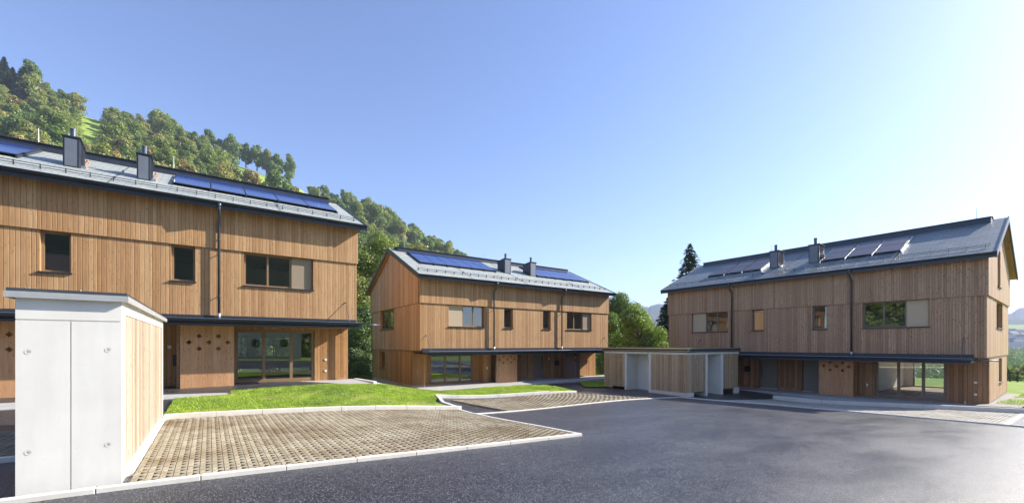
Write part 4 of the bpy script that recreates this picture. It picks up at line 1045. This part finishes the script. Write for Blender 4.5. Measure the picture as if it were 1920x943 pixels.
# skyline trees standing one by one on the meadow crest (u, distance, height m)
LINE = [(391, 268, 17, 'b9', 'lone tall tree breaking the skyline above the third solar panel of the left house'),
        (412, 270, 15, 'g0', 'round light green tree right of the lone skyline tree'),
        (434, 272, 19, 'b1', 'broad tree on the skyline at the left end of the row along the crest'),
        (461, 278, 16, 'b9', 'first dark tree of the row along the meadow crest'),
        (482, 280, 17, 'b9', 'second dark tree of the row along the meadow crest, with clear stem'),
        (500, 282, 17, 'b0', 'third tree of the row along the meadow crest'),
        (519, 281, 18.5, 'g0', 'light green tree in the row along the meadow crest'),
        (542, 286, 17, 'b3', 'last tree of the row along the crest, at its right end')]
for (u, D, hh, key, lab) in LINE:
    x, y = ray_xy(u, D); plant(key, x, y, hh / 13.0, lab, group="row of trees on the meadow crest", sx=.78)
MEADOW = [[(146, 268), (150, 224), (166, 200), (198, 196), (202, 215), (186, 262), (188, 280)],
          [(425, 318), (440, 300), (456, 294), (560, 342), (640, 378), (640, 410), (430, 390)]]
def inpoly(u, v, poly):
    r = False; j = len(poly) - 1
    for i in range(len(poly)):
        (xi, yi), (xj, yj) = poly[i], poly[j]
        if (yi > v) != (yj > v) and u < (xj - xi) * (v - yi) / (yj - yi) + xi: r = not r
        j = i
    return r
ROOFA = lambda u: np.interp(u, [-50, 0, 625, 690, 700], [250, 262, 383, 430, 700])
ROOFB = lambda u: np.interp(u, [680, 725, 745, 1050, 1150, 1151], [556, 466, 470, 506, 552, 700])
def hidden(u, vt):
    if u < 688: return vt > ROOFA(u) + 4
    if u < 1150: return vt > ROOFB(u) + 4
    return vt > 640
placed = []
SKY = [(-60, 118), (0, 120), (30, 130), (58, 108), (70, 145), (100, 168), (132, 176), (146, 192), (200, 206), (217, 200), (242, 208), (262, 224), (288, 206), (306, 206), (330, 222), (350, 245), (372, 262),
       (575, 347), (600, 337), (622, 356), (650, 352), (682, 372), (700, 372), (760, 402), (800, 428), (850, 445), (900, 478), (930, 500)]
def skyref(u, back):
    t = [n_ for lim, n_ in ((75, "left of the left chimney"), (98, "just left of the left chimney"), (150, "above the left chimney"), (215, "at the right edge of the high meadow"), (240, "between the two chimneys"), (265, "above the second chimney"), (300, "right of the second chimney"),
            (335, "above the first solar panel"), (385, "left of the lone tall tree"), (605, "above the last solar panel"), (640, "above the left house's roof corner"), (672, "right of its roof corner"), (705, "left of the middle gable"), (735, "above the middle gable"), (770, "above the middle roof's left end"),
            (800, "above the first panels of the middle house"), (835, "above the central panels of the middle house"), (870, "above the last panels of the middle house"), (2000, "left of the middle house's chimneys")) if u < lim][0]
    return t + (", second row" if back else "")
crest = [*np.arange(-50, 140, 15), *np.arange(206, 374, 13), *np.arange(585, 925, 11.5)]
for k_, u in enumerate(crest):
    for back in (0, 1):
        u_ = float(u) + random.uniform(-3, 3) + back * 6
        D = float(np.interp(u_, RID[:, 0], RID[:, 2])) - 3 - back * random.uniform(12, 22)
        x, y = ray_xy(u_, D); z = h1(x, y)
        hh = (645.5 - (np.interp(u_, [q[0] for q in SKY], [q[1] for q in SKY]) + random.uniform(-2, 9) + back * 10)) / 785 * D + EYE - z
        if hh < 5: continue
        hh = min(hh, 24)
        if u < 50: plant(random.choice(['f0', 'f1']), x, y, hh / 20, "dark conifer in the dense stand at the forest's top left corner, " + ("back row" if back else "front row"), group="conifers at the top left corner", sx=1.15)
        else:
            key = random.choice(['b0', 'b1', 'b2', 'b3', 'b9', 'g0'])
            plant(key, x, y, hh / 13.5, ("dark green" if key == 'b9' else "fresh green" if key == 'g0' else "olive") + " tree on the skyline " + skyref(u, back),
                  group="skyline trees of the wooded hill", sx=min(1.5, max(.8, 11 / hh)))
        placed.append((x, y, hh / 13.5))
cands = []
for D in np.arange(64, 352, 6.2):
    for u in np.arange(-60, 1230, 6.8 * 785 / D):
        cands.append((D + random.uniform(-2.8, 2.8), u + random.uniform(-.42, .42) * 6.8 * 785 / D))
random.shuffle(cands)
nforest = 0
for D, u in cands:
    x, y = ray_xy(u, D)
    if np.interp(u, RID[:, 0], RID[:, 2]) + 2 < D: continue
    z = h1(x, y)
    if D < 90 and u > 950: continue
    _, vg = vpix(x, y, z)
    hgt = random.uniform(9, 14.5) * (1.0 if D < 200 else .92)
    con = False
    if u < 75 and vg < 190: con = random.random() < .6
    if 640 < u < 920 and D > 285: con = random.random() < .35
    vt = 645.5 - 785 * (z + hgt - EYE) / D
    if any(inpoly(u, vg, p) for p in MEADOW) or any(inpoly(u, vg - 8, p) for p in MEADOW): continue
    wpx = 5.0 * hgt / 13.5 * 785 / D
    if any(inpoly(u + du, vt + (vg - vt) * q, MEADOW[0]) for du in (-wpx * .8, 0, wpx * .8) for q in (.15, .5, .9)): continue
    if any(inpoly(u, vt + (vg - vt) * q, MEADOW[1]) for q in (.1, .3, .5, .7)): continue
    if 372 < u < 560 and D > 262: continue
    if hidden(u, vt): continue
    ok = True
    for (a, b, c) in placed:
        if (a - x) ** 2 + (b - y) ** 2 < (c * 7.7) ** 2: ok = False; break
    if not ok: continue
    s_ = hgt / 13.5; placed.append((x, y, s_))
    refs = ((40, "at the left picture edge"), (112, "left of the left chimney"), (168, "behind the left chimney"), (215, "just right of the left chimney"), (252, "left of the second chimney"), (300, "behind the second chimney"),
            (352, "above the first solar panel after the second chimney"), (400, "above the second solar panel"), (465, "above the middle solar panel"), (560, "above the last solar panels"), (640, "above the left house's roof corner"),
            (690, "right of the left house's roof"), (740, "above the middle house's gable peak"), (790, "above the middle house's leftmost solar panels"), (850, "above the middle of its solar array"), (910, "above the end of its solar array"), (2000, "low on the ridge's right end"))
    zone = [t for lim, t in refs if u < lim][0]
    lev = "high on the slope " if D > 265 else "halfway up, " if D > 185 else "lower down, " if D > 120 else "at the slope's foot, "
    if con:
        plant(random.choice(['f0', 'f1']), x, y, hgt * 1.25 / 20, "dark conifer " + lev + zone, group="forest trees on the hillside", sx=1.0)
    else:
        r_ = random.random()
        key = 'a0' if r_ < .17 else 'g0' if r_ < .28 else 'b9' if r_ < .40 else random.choice(['b0', 'b1', 'b2', 'b3', 'b4'])
        kind = {'a': 'yellowing', 'g': 'fresh green'}.get(key[0], 'dark green' if key == 'b9' else 'olive')
        kind += " tall" if hgt > 13.8 else " small" if hgt < 11 else ""
        plant(key, x, y, s_, kind + " tree " + lev + zone, group="forest trees on the hillside", sx=random.uniform(.9, 1.15))
    nforest += 1
print("forest trees", nforest)
for (u, D, hh) in ((692, 312, 13), (700, 316, 14), (722, 318, 14), (735, 320, 12), (790, 330, 12), (838, 334, 11), (850, 336, 11), (878, 342, 11), (893, 344, 10), (713, 317, 12)):
    x, y = ray_xy(u, D); plant('f%d' % (int(u) % 2), x, y, hh / 20, "small dark fir on the skyline of the ridge above the middle house", group="firs on the skyline", sx=1.0)
for (u, D, hh) in ((57, 232, 17), (8, 226, 18)):
    x, y = ray_xy(u, D); plant('f%d' % (int(u) % 2), x, y, hh / 20, "tall dark fir standing free on the skyline at the top left" if u > 50 else "pointed dark fir at the very left picture edge", group="tall firs at the top left", sx=1.0)
# under-storey that closes the forest floor
def understorey():
    V = []
    for D in np.arange(58, 350, 5.5):
        st = 4.2 * 785 / D
        for u in np.arange(-80, 1230, st):
            u_ = u + random.uniform(-.4, .4) * st; D_ = D + random.uniform(-2.4, 2.4)
            if np.interp(u_, RID[:, 0], RID[:, 2]) < D_: continue
            x, y = ray_xy(u_, D_); z = h1(x, y); _, vg = vpix(x, y, z)
            if any(inpoly(u_, vg, p) or inpoly(u_, vg - 6, p) for p in MEADOW): continue
            if 395 < u_ < 560 and D_ > 250: continue
            if hidden(u_, vg - 14) and D > 125: continue
            r = random.uniform(1.6, 3.6)
            V.append(leaf_cloud(int(26 * r * r), [(x, y, z + r * .7)], [r], .40, .9, .7))
    return np.concatenate(V)
o = quads_object("undergrowth", understorey(), M['leaf']); tag(o, kind='stuff')
# bushes on the meadow
proto('s0', broad_crown(3.2, 2.2, 3600, .20, 12, .02), trunk_mesh(3, .1, 4, .1, 1.5), M['leaf_autumn'])
proto('s1', broad_crown(3.2, 2.2, 3600, .20, 12, .02), trunk_mesh(3, .1, 4, .1, 1.5), M['leaf'])
for (u, D, s, key, lab) in ((467, 205, 2.6, 's0', 'yellow brown bush on the meadow just above the solar panels'), (436, 208, 2.5, 's1', 'greyish bush left of the yellow brown bush on the meadow'),
                            (515, 215, 3.6, 's1', 'tall bush standing on the meadow below the crest row'), (553, 235, 2.2, 's0', 'low autumn bush near the right end of the meadow'), (572, 240, 2.2, 's1', 'low green bush near the right end of the meadow')):
    x, y = ray_xy(u, D); plant(key, x, y, s, lab, "bush", name="bush")

# near trees: finer leaves
def near_tree(name, u, D, H_, Rr, n, size, mat, label, low=.1, lobes=26, cat="tree"):
    x, y = ray_xy(u, D); root = empty(name, (x, y, h1(x, y))); tag(root, label, cat)
    quads_object("crown", broad_crown(H_, Rr, int(n * 1.9), size * .66, lobes, low), mat, root)
    trunk_mesh(H_, .2 + H_ * .008, 9, .15, Rr).build("trunk", M['bark'], root, smooth=True)
near_tree("broadleaf_tree", 655, 47, 12.5, 4.6, 26000, .15, M['leaf'], "tall bright tree rising just behind the left house's right end")
near_tree("broadleaf_tree", 712, 50, 15.5, 5.2, 30000, .16, M['leaf'], "tall tree with brownish tips behind the middle house's left gable")
near_tree("broadleaf_tree", 600, 58, 15.5, 5.4, 22000, .18, M['leaf_fresh'], "tree behind the left house's roof end, beside the verge")
near_tree("broadleaf_tree", 684, 43, 8.0, 3.0, 18000, .12, M['leaf_dark'], "dark tree in the gap between the left and the middle house", .02)
near_tree("shrub", 664, 41, 3.4, 2.0, 9000, .10, M['leaf_dark'], "dark shrub at the left of the gap between two houses", .0, 14, "bush")
near_tree("shrub", 690, 39.5, 2.9, 1.7, 9000, .09, M['leaf_dark'], "lower dark shrub close to the middle house's gable", .0, 14, "bush")
near_tree("shrub", 676, 36.5, 2.2, 1.4, 7000, .09, M['leaf_fresh'], "fresh green shrub in front of the dark trees in the gap", .0, 14, "bush")
near_tree("broadleaf_tree", 1166, 50, 10.2, 3.6, 26000, .13, M['leaf_dark'], "dark green tree between the middle house and the shed roof", .05)
near_tree("broadleaf_tree", 1196, 42, 7.3, 2.9, 26000, .11, M['leaf_fresh'], "light green tree standing behind the shed roof", .02)
near_tree("broadleaf_tree", 1148, 45, 7.0, 2.3, 16000, .11, M['leaf_fresh'], "slim light green tree touching the middle house's right end", .02)
near_tree("broadleaf_tree", 1226, 60, 6.3, 2.4, 12000, .13, M['leaf_dark'], "small dark tree behind the light green tree", .02)
x, y = ray_xy(1294, 60)
root = empty("fir_tree", (x, y, h1(x, y))); tag(root, "tall dark fir rising behind the right house's roof", "tree")
quads_object("crown", fir_crown(18.4, 4.6, 11000, .30), M['needle'], root); trunk_mesh(18, .26, 0).build("trunk", M['bark'], root, smooth=True)
x, y = ray_xy(1252, 62)
root = empty("fir_tree", (x, y, h1(x, y))); tag(root, "lower dark fir at the left edge of the right house", "tree")
quads_object("crown", fir_crown(11.0, 3.2, 9000, .28), M['needle'], root); trunk_mesh(11, .22, 0).build("trunk", M['bark'], root, smooth=True)

for i, (x, y, s2) in enumerate(((-9, 41, .7), (-5.5, 44, .75), (-2, 40.5, .65), (1.5, 43, .7), (4.5, 39.5, .6), (-13, 44, .8))):
    plant(('b9', 'b1')[i % 2], x, y, s2, "tree behind the left house, glimpsed through its glazed doors", group="trees behind the left house", sx=1.1)
for i, (x, y, s2) in enumerate(((-27, 9, .8), (-31, 15, .9), (-28, 20, .8), (-36, 11, 1.0), (-35, 22, 1.0), (-40, 17, 1.1))):
    plant(('b0', 'g0', 'b2')[i % 3], x, y, s2, "tree left of the yard, mirrored in the right house's upper windows", group="trees left of the yard")
# unseen trees added behind the camera to darken the window reflections
for i, (x, y) in enumerate(((-30, -42), (-21, -38), (-12, -44), (-3, -40), (6, -44), (15, -42), (-38, -36), (24, -48))):
    plant(random.choice(['b0', 'b1', 'b9', 'g0']), x, y, random.uniform(.8, 1.1), "broadleaf tree added behind the camera to darken window reflections", group="trees added behind the camera")

# ------------------------------------------------------------------ small hut and things on the far slopes
def hut(name, label, cat, x, y, w, d, h, rh, wallm, roofm, rot, group=None, win=True, zoff=0):
    root = empty(name, (x, y, h1(x, y) + zoff), rot); tag(root, label, cat, group)
    m = MB(); m.box(-w / 2, w / 2, -d / 2, d / 2, -2, h)
    for s in (-1, 1): m.face([(s * w / 2, -d / 2, h), (s * w / 2, d / 2, h), (s * w / 2, 0, h + rh * .92)])
    wl = m.build("wall", wallm, root)
    m = MB(); o_ = .5
    for s in (-1, 1):
        m.hexa([(-w / 2 - o_, s * (d / 2 + o_), h - rh * o_ / (d / 2)), (w / 2 + o_, s * (d / 2 + o_), h - rh * o_ / (d / 2)), (w / 2 + o_, 0, h + rh), (-w / 2 - o_, 0, h + rh)],
               [(-w / 2 - o_, s * (d / 2 + o_), h - rh * o_ / (d / 2) + .2), (w / 2 + o_, s * (d / 2 + o_), h - rh * o_ / (d / 2) + .2), (w / 2 + o_, 0, h + rh + .2), (-w / 2 - o_, 0, h + rh + .2)])
    m.build("roof", roofm, root)
    if win:
        for fx in (-.3, 0, .3):
            for fz in ((.3,) if h < 4 else (.22, .62)):
                m = MB(); m.box(fx * w - .5, fx * w + .5, -d / 2 - .04, -d / 2 + .05, h * fz, h * fz + 1.1); m.build("window", M['black'], root)
M['town_white'] = plain("town render", (.62, .60, .56), .8, var=.06)
M['town_roof'] = plain("town roof", (.16, .13, .12), .8, var=.15)
M['hut_wood'] = plain("hut timber", (.07, .05, .035), .8, var=.2)
x, y = ray_xy(99, 236); hut("hay_barn", "small dark barn at the edge of the high meadow", "barn", x, y, 6, 4, 3, 1.6, M['hut_wood'], M['town_roof'], R_(20), win=False)
spots = [(1893, 820, 14), (1905, 900, 12), (1914, 860, 13), (1899, 980, 16), (1911, 1020, 15), (1888, 760, 14), (1919, 940, 13), (1896, 1060, 16), (1926, 880, 13), (1908, 790, 14), (1884, 930, 12)]
for i, (u, D, wd) in enumerate(spots):
    x, y = ray_xy(u, D)
    hut("town_house", "white house with dark roof in the hazy valley town", "house", x, y, wd, 10, 7 + (i % 3) * 1.5, 4, M['town_white'], M['town_roof'], R_(-52 + (i * 37) % 60 - 30), group="houses of the valley town", zoff=float(np.interp(D, [600, 700, 1050], [-14, -10, 29])) - h1(x, y))
# valley edge at the right: bank wall, hedge trees, post-and-rail fence
def pw(u, D, z=None):
    x, y = ray_xy(u, D); return (x, y, h1(x, y) if z is None else z)
mb = MB(); a, b = Vector(pw(1780, 84, 0)), Vector(pw(2060, 66, 0)); d = (b - a).normalized(); n_ = Vector((-d.y, d.x, 0)) * .2
zt0 = h1(a.x, a.y); zt1 = h1(b.x, b.y)
mb.hexa([(a - n_) + Vector((0, 0, zt0 - 2)), (b - n_) + Vector((0, 0, zt1 - 2)), (b + n_) + Vector((0, 0, zt1 - 2)), (a + n_) + Vector((0, 0, zt0 - 2))],
        [(a - n_) + Vector((0, 0, zt0 + 1.5)), (b - n_) + Vector((0, 0, zt1 + 1.5)), (b + n_) + Vector((0, 0, zt1 + 1.5)), (a + n_) + Vector((0, 0, zt0 + 1.5))])
tag(mb.build("bank_wall", M['slab']), "grey bank wall across the valley edge beyond the right house", "wall")
root = empty("rail_fence", pw(1903, 40)); tag(root, "dark low rail fence on the grass beyond the right house", "fence")
m = MB(); ps = [Vector(pw(1880 + 14 * i, 41 - i * .5)) - root.location for i in range(9)]
for p, q in zip(ps[:-1], ps[1:]):
    for hh in (.35, .75): m.tube([p + Vector((0, 0, hh)), q + Vector((0, 0, hh))], .05, 6)
m.build("rail", M['hut_wood'], root)
for p in ps:
    m = MB(); m.box(p.x - .06, p.x + .06, p.y - .06, p.y + .06, p.z - .3, p.z + .95); m.build("post", M['hut_wood'], root)
near_tree("shrub", 1900, 62, 2.6, 2.2, 6000, .14, M['leaf'], "round green bush by the rail fence at the right edge", .0, 12, "bush")
near_tree("shrub", 1884, 56, 2.1, 1.6, 5000, .13, M['leaf_fresh'], "light green bush close to the right house's far corner", .0, 12, "bush")
for i, (u, D, s, key) in enumerate(((1912, 110, .55, 'g0'), (1926, 98, .6, 'b1'), (1890, 150, .45, 'b2'), (1905, 165, .5, 'b9'), (1880, 170, .5, 'b3'), (1935, 140, .6, 'b0'))):
    x, y = ray_xy(u, D); plant(key, x, y, s, ["round bright tree in the valley at the right picture edge", "larger tree cut by the right picture edge", "small tree in the valley row, nearest to the house", "dark tree in the valley row", "pale tree in the valley row", "tree in the valley row at the very edge"][i], group="trees along the valley edge")

def valley_growth():
    V = []
    for D0_, D1_, st_, r0, r1, q in ((92, 150, 5.5, 1.6, 3.2, 1.0), (150, 330, 9, 2.6, 4.6, .8), (330, 720, 19, 4, 8, .75)):
        for D in np.arange(D0_, D1_, st_ * .8):
            for u in np.arange(1560, 2080, st_ * 785 / D):
                if random.random() > q: continue
                x, y = ray_xy(u + random.uniform(-.4, .4) * st_ * 785 / D, D + random.uniform(-.4, .4) * st_); r = random.uniform(r0, r1)
                V.append(leaf_cloud(int(110), [(x, y, h1(x, y) + r * .5)], [r], r * .16, .85, .7))
    return np.concatenate(V)
o = quads_object("woodland", valley_growth(), M['leaf_dark']); tag(o, kind='stuff')
# two neighbouring houses across the yard that the windows mirror
hut("neighbour_house", "white neighbouring house across the yard, seen mirrored in the left windows", "house", -13, -19, 11, 9, 7.5, 3.2, M['town_white'], M['town_roof'], R_(182))
hut("neighbour_house", "second white neighbouring house across the yard, seen only in reflections", "house", 5, -30, 12, 9, 7.5, 3.2, M['town_white'], M['town_roof'], R_(176))
# ------------------------------------------------------------------ far forested mountains
def forest_far():
    return grass_ground("distant forest", [(.35, (.018, .036, .022)), (.55, (.030, .052, .028)), (.78, (.05, .07, .035))], .012, .8)
M['far_forest'] = forest_far()
def far_range(name, prof, D0, D1, base):
    us = np.arange(prof[0][0], prof[-1][0] + 1, 2.5); nv = 26
    pu, pv = zip(*prof); mb = MB(); ids = {}
    rr = np.random.default_rng(5)
    ridge = np.interp(us, pu, pv) + np.convolve(rr.normal(0, 2.6, len(us) + 8), np.ones(5) / 5, 'same')[:len(us)]+ rr.normal(0, .6, len(us))
    for i, u in enumerate(us):
        zt = EYE + (645.5 - ridge[i]) / 785 * D1
        for j in range(nv + 1):
            t = j / nv; D = D0 + (D1 - D0) * t; x, y = ray_xy(u, D)
            z = base + (zt - base) * (t ** 1.15) + (math.sin(u * .09 + t * 9) * 10 + math.sin(u * .03 - t * 5) * 14) * t * (1 - t) * 2 + rr.normal(0, 3) * t * (1 - t) * 2
            ids[i, j] = len(mb.v); mb.v.append((x, y, z))
    for i in range(len(us) - 1):
        for j in range(nv): mb.f.append([ids[i, j], ids[i + 1, j], ids[i + 1, j + 1], ids[i, j + 1]]); mb.mi.append(0)
    return tag(mb.build(name, M['far_forest'], smooth=True), kind='structure')
far_range("mountain", [(950, 600), (1080, 585), (1150, 572), (1212, 574), (1262, 566), (1330, 560), (1500, 590), (1700, 610), (1840, 606), (1885, 592), (1920, 574), (1990, 560), (2200, 556)], 1500, 2400, -14)
VS = lambda D: np.interp(D, [600, 700, 1050, 1420, 1560], [-14, -10, 29, 80, 96])
o = sheet("valley_slope", [ray_xy(1700, 640), ray_xy(2200, 640), ray_xy(2200, 1060), ray_xy(1700, 1060)], M['far_forest'], 0, 10, 12, zf=lambda X, Y: VS(X * SY + Y * CY)); tag(o, kind='structure')
o = sheet("valley_meadow", [ray_xy(1700, 1060), ray_xy(2200, 1060), ray_xy(2200, 1300), ray_xy(1700, 1300)], M['meadow'], 0, 10, 12, zf=lambda X, Y: VS(X * SY + Y * CY)); tag(o, kind='structure')
o = sheet("valley_slope", [ray_xy(1700, 1300), ray_xy(2200, 1300), ray_xy(2200, 1560), ray_xy(1700, 1560)], M['far_forest'], 0, 10, 12, zf=lambda X, Y: VS(X * SY + Y * CY)); tag(o, kind='structure')

xs_ = np.arange(-170, 76, 8.0); ys_ = np.arange(-230, -53, 6.0)
o = grid_mesh("hill", xs_, ys_, lambda X, Y: .5 + np.clip(-58 - Y, -6, 150) * .52 * sstep(75, 25, X) + np.sin(X * .35) * np.cos(Y * .3) * 2.0, M['far_forest']); tag(o, kind='structure')

# haze: one closed box of thin even air
mb = MB(); mb.box(-1000, 5400, -700, 5400, -16, 330)
hm = bpy.data.materials.new("valley haze"); hm.use_nodes = True; hn = hm.node_tree.nodes; hn.remove(hn["Principled BSDF"])
pv = hn.new("ShaderNodeVolumePrincipled"); pv.inputs['Color'].default_value = (.68, .78, 1, 1); pv.inputs['Density'].default_value = .00025; pv.inputs['Anisotropy'].default_value = .0
hm.node_tree.links.new(pv.outputs[0], [x for x in hn if x.type == 'OUTPUT_MATERIAL'][0].inputs['Volume'])
tag(mb.build("haze", hm), kind='stuff')
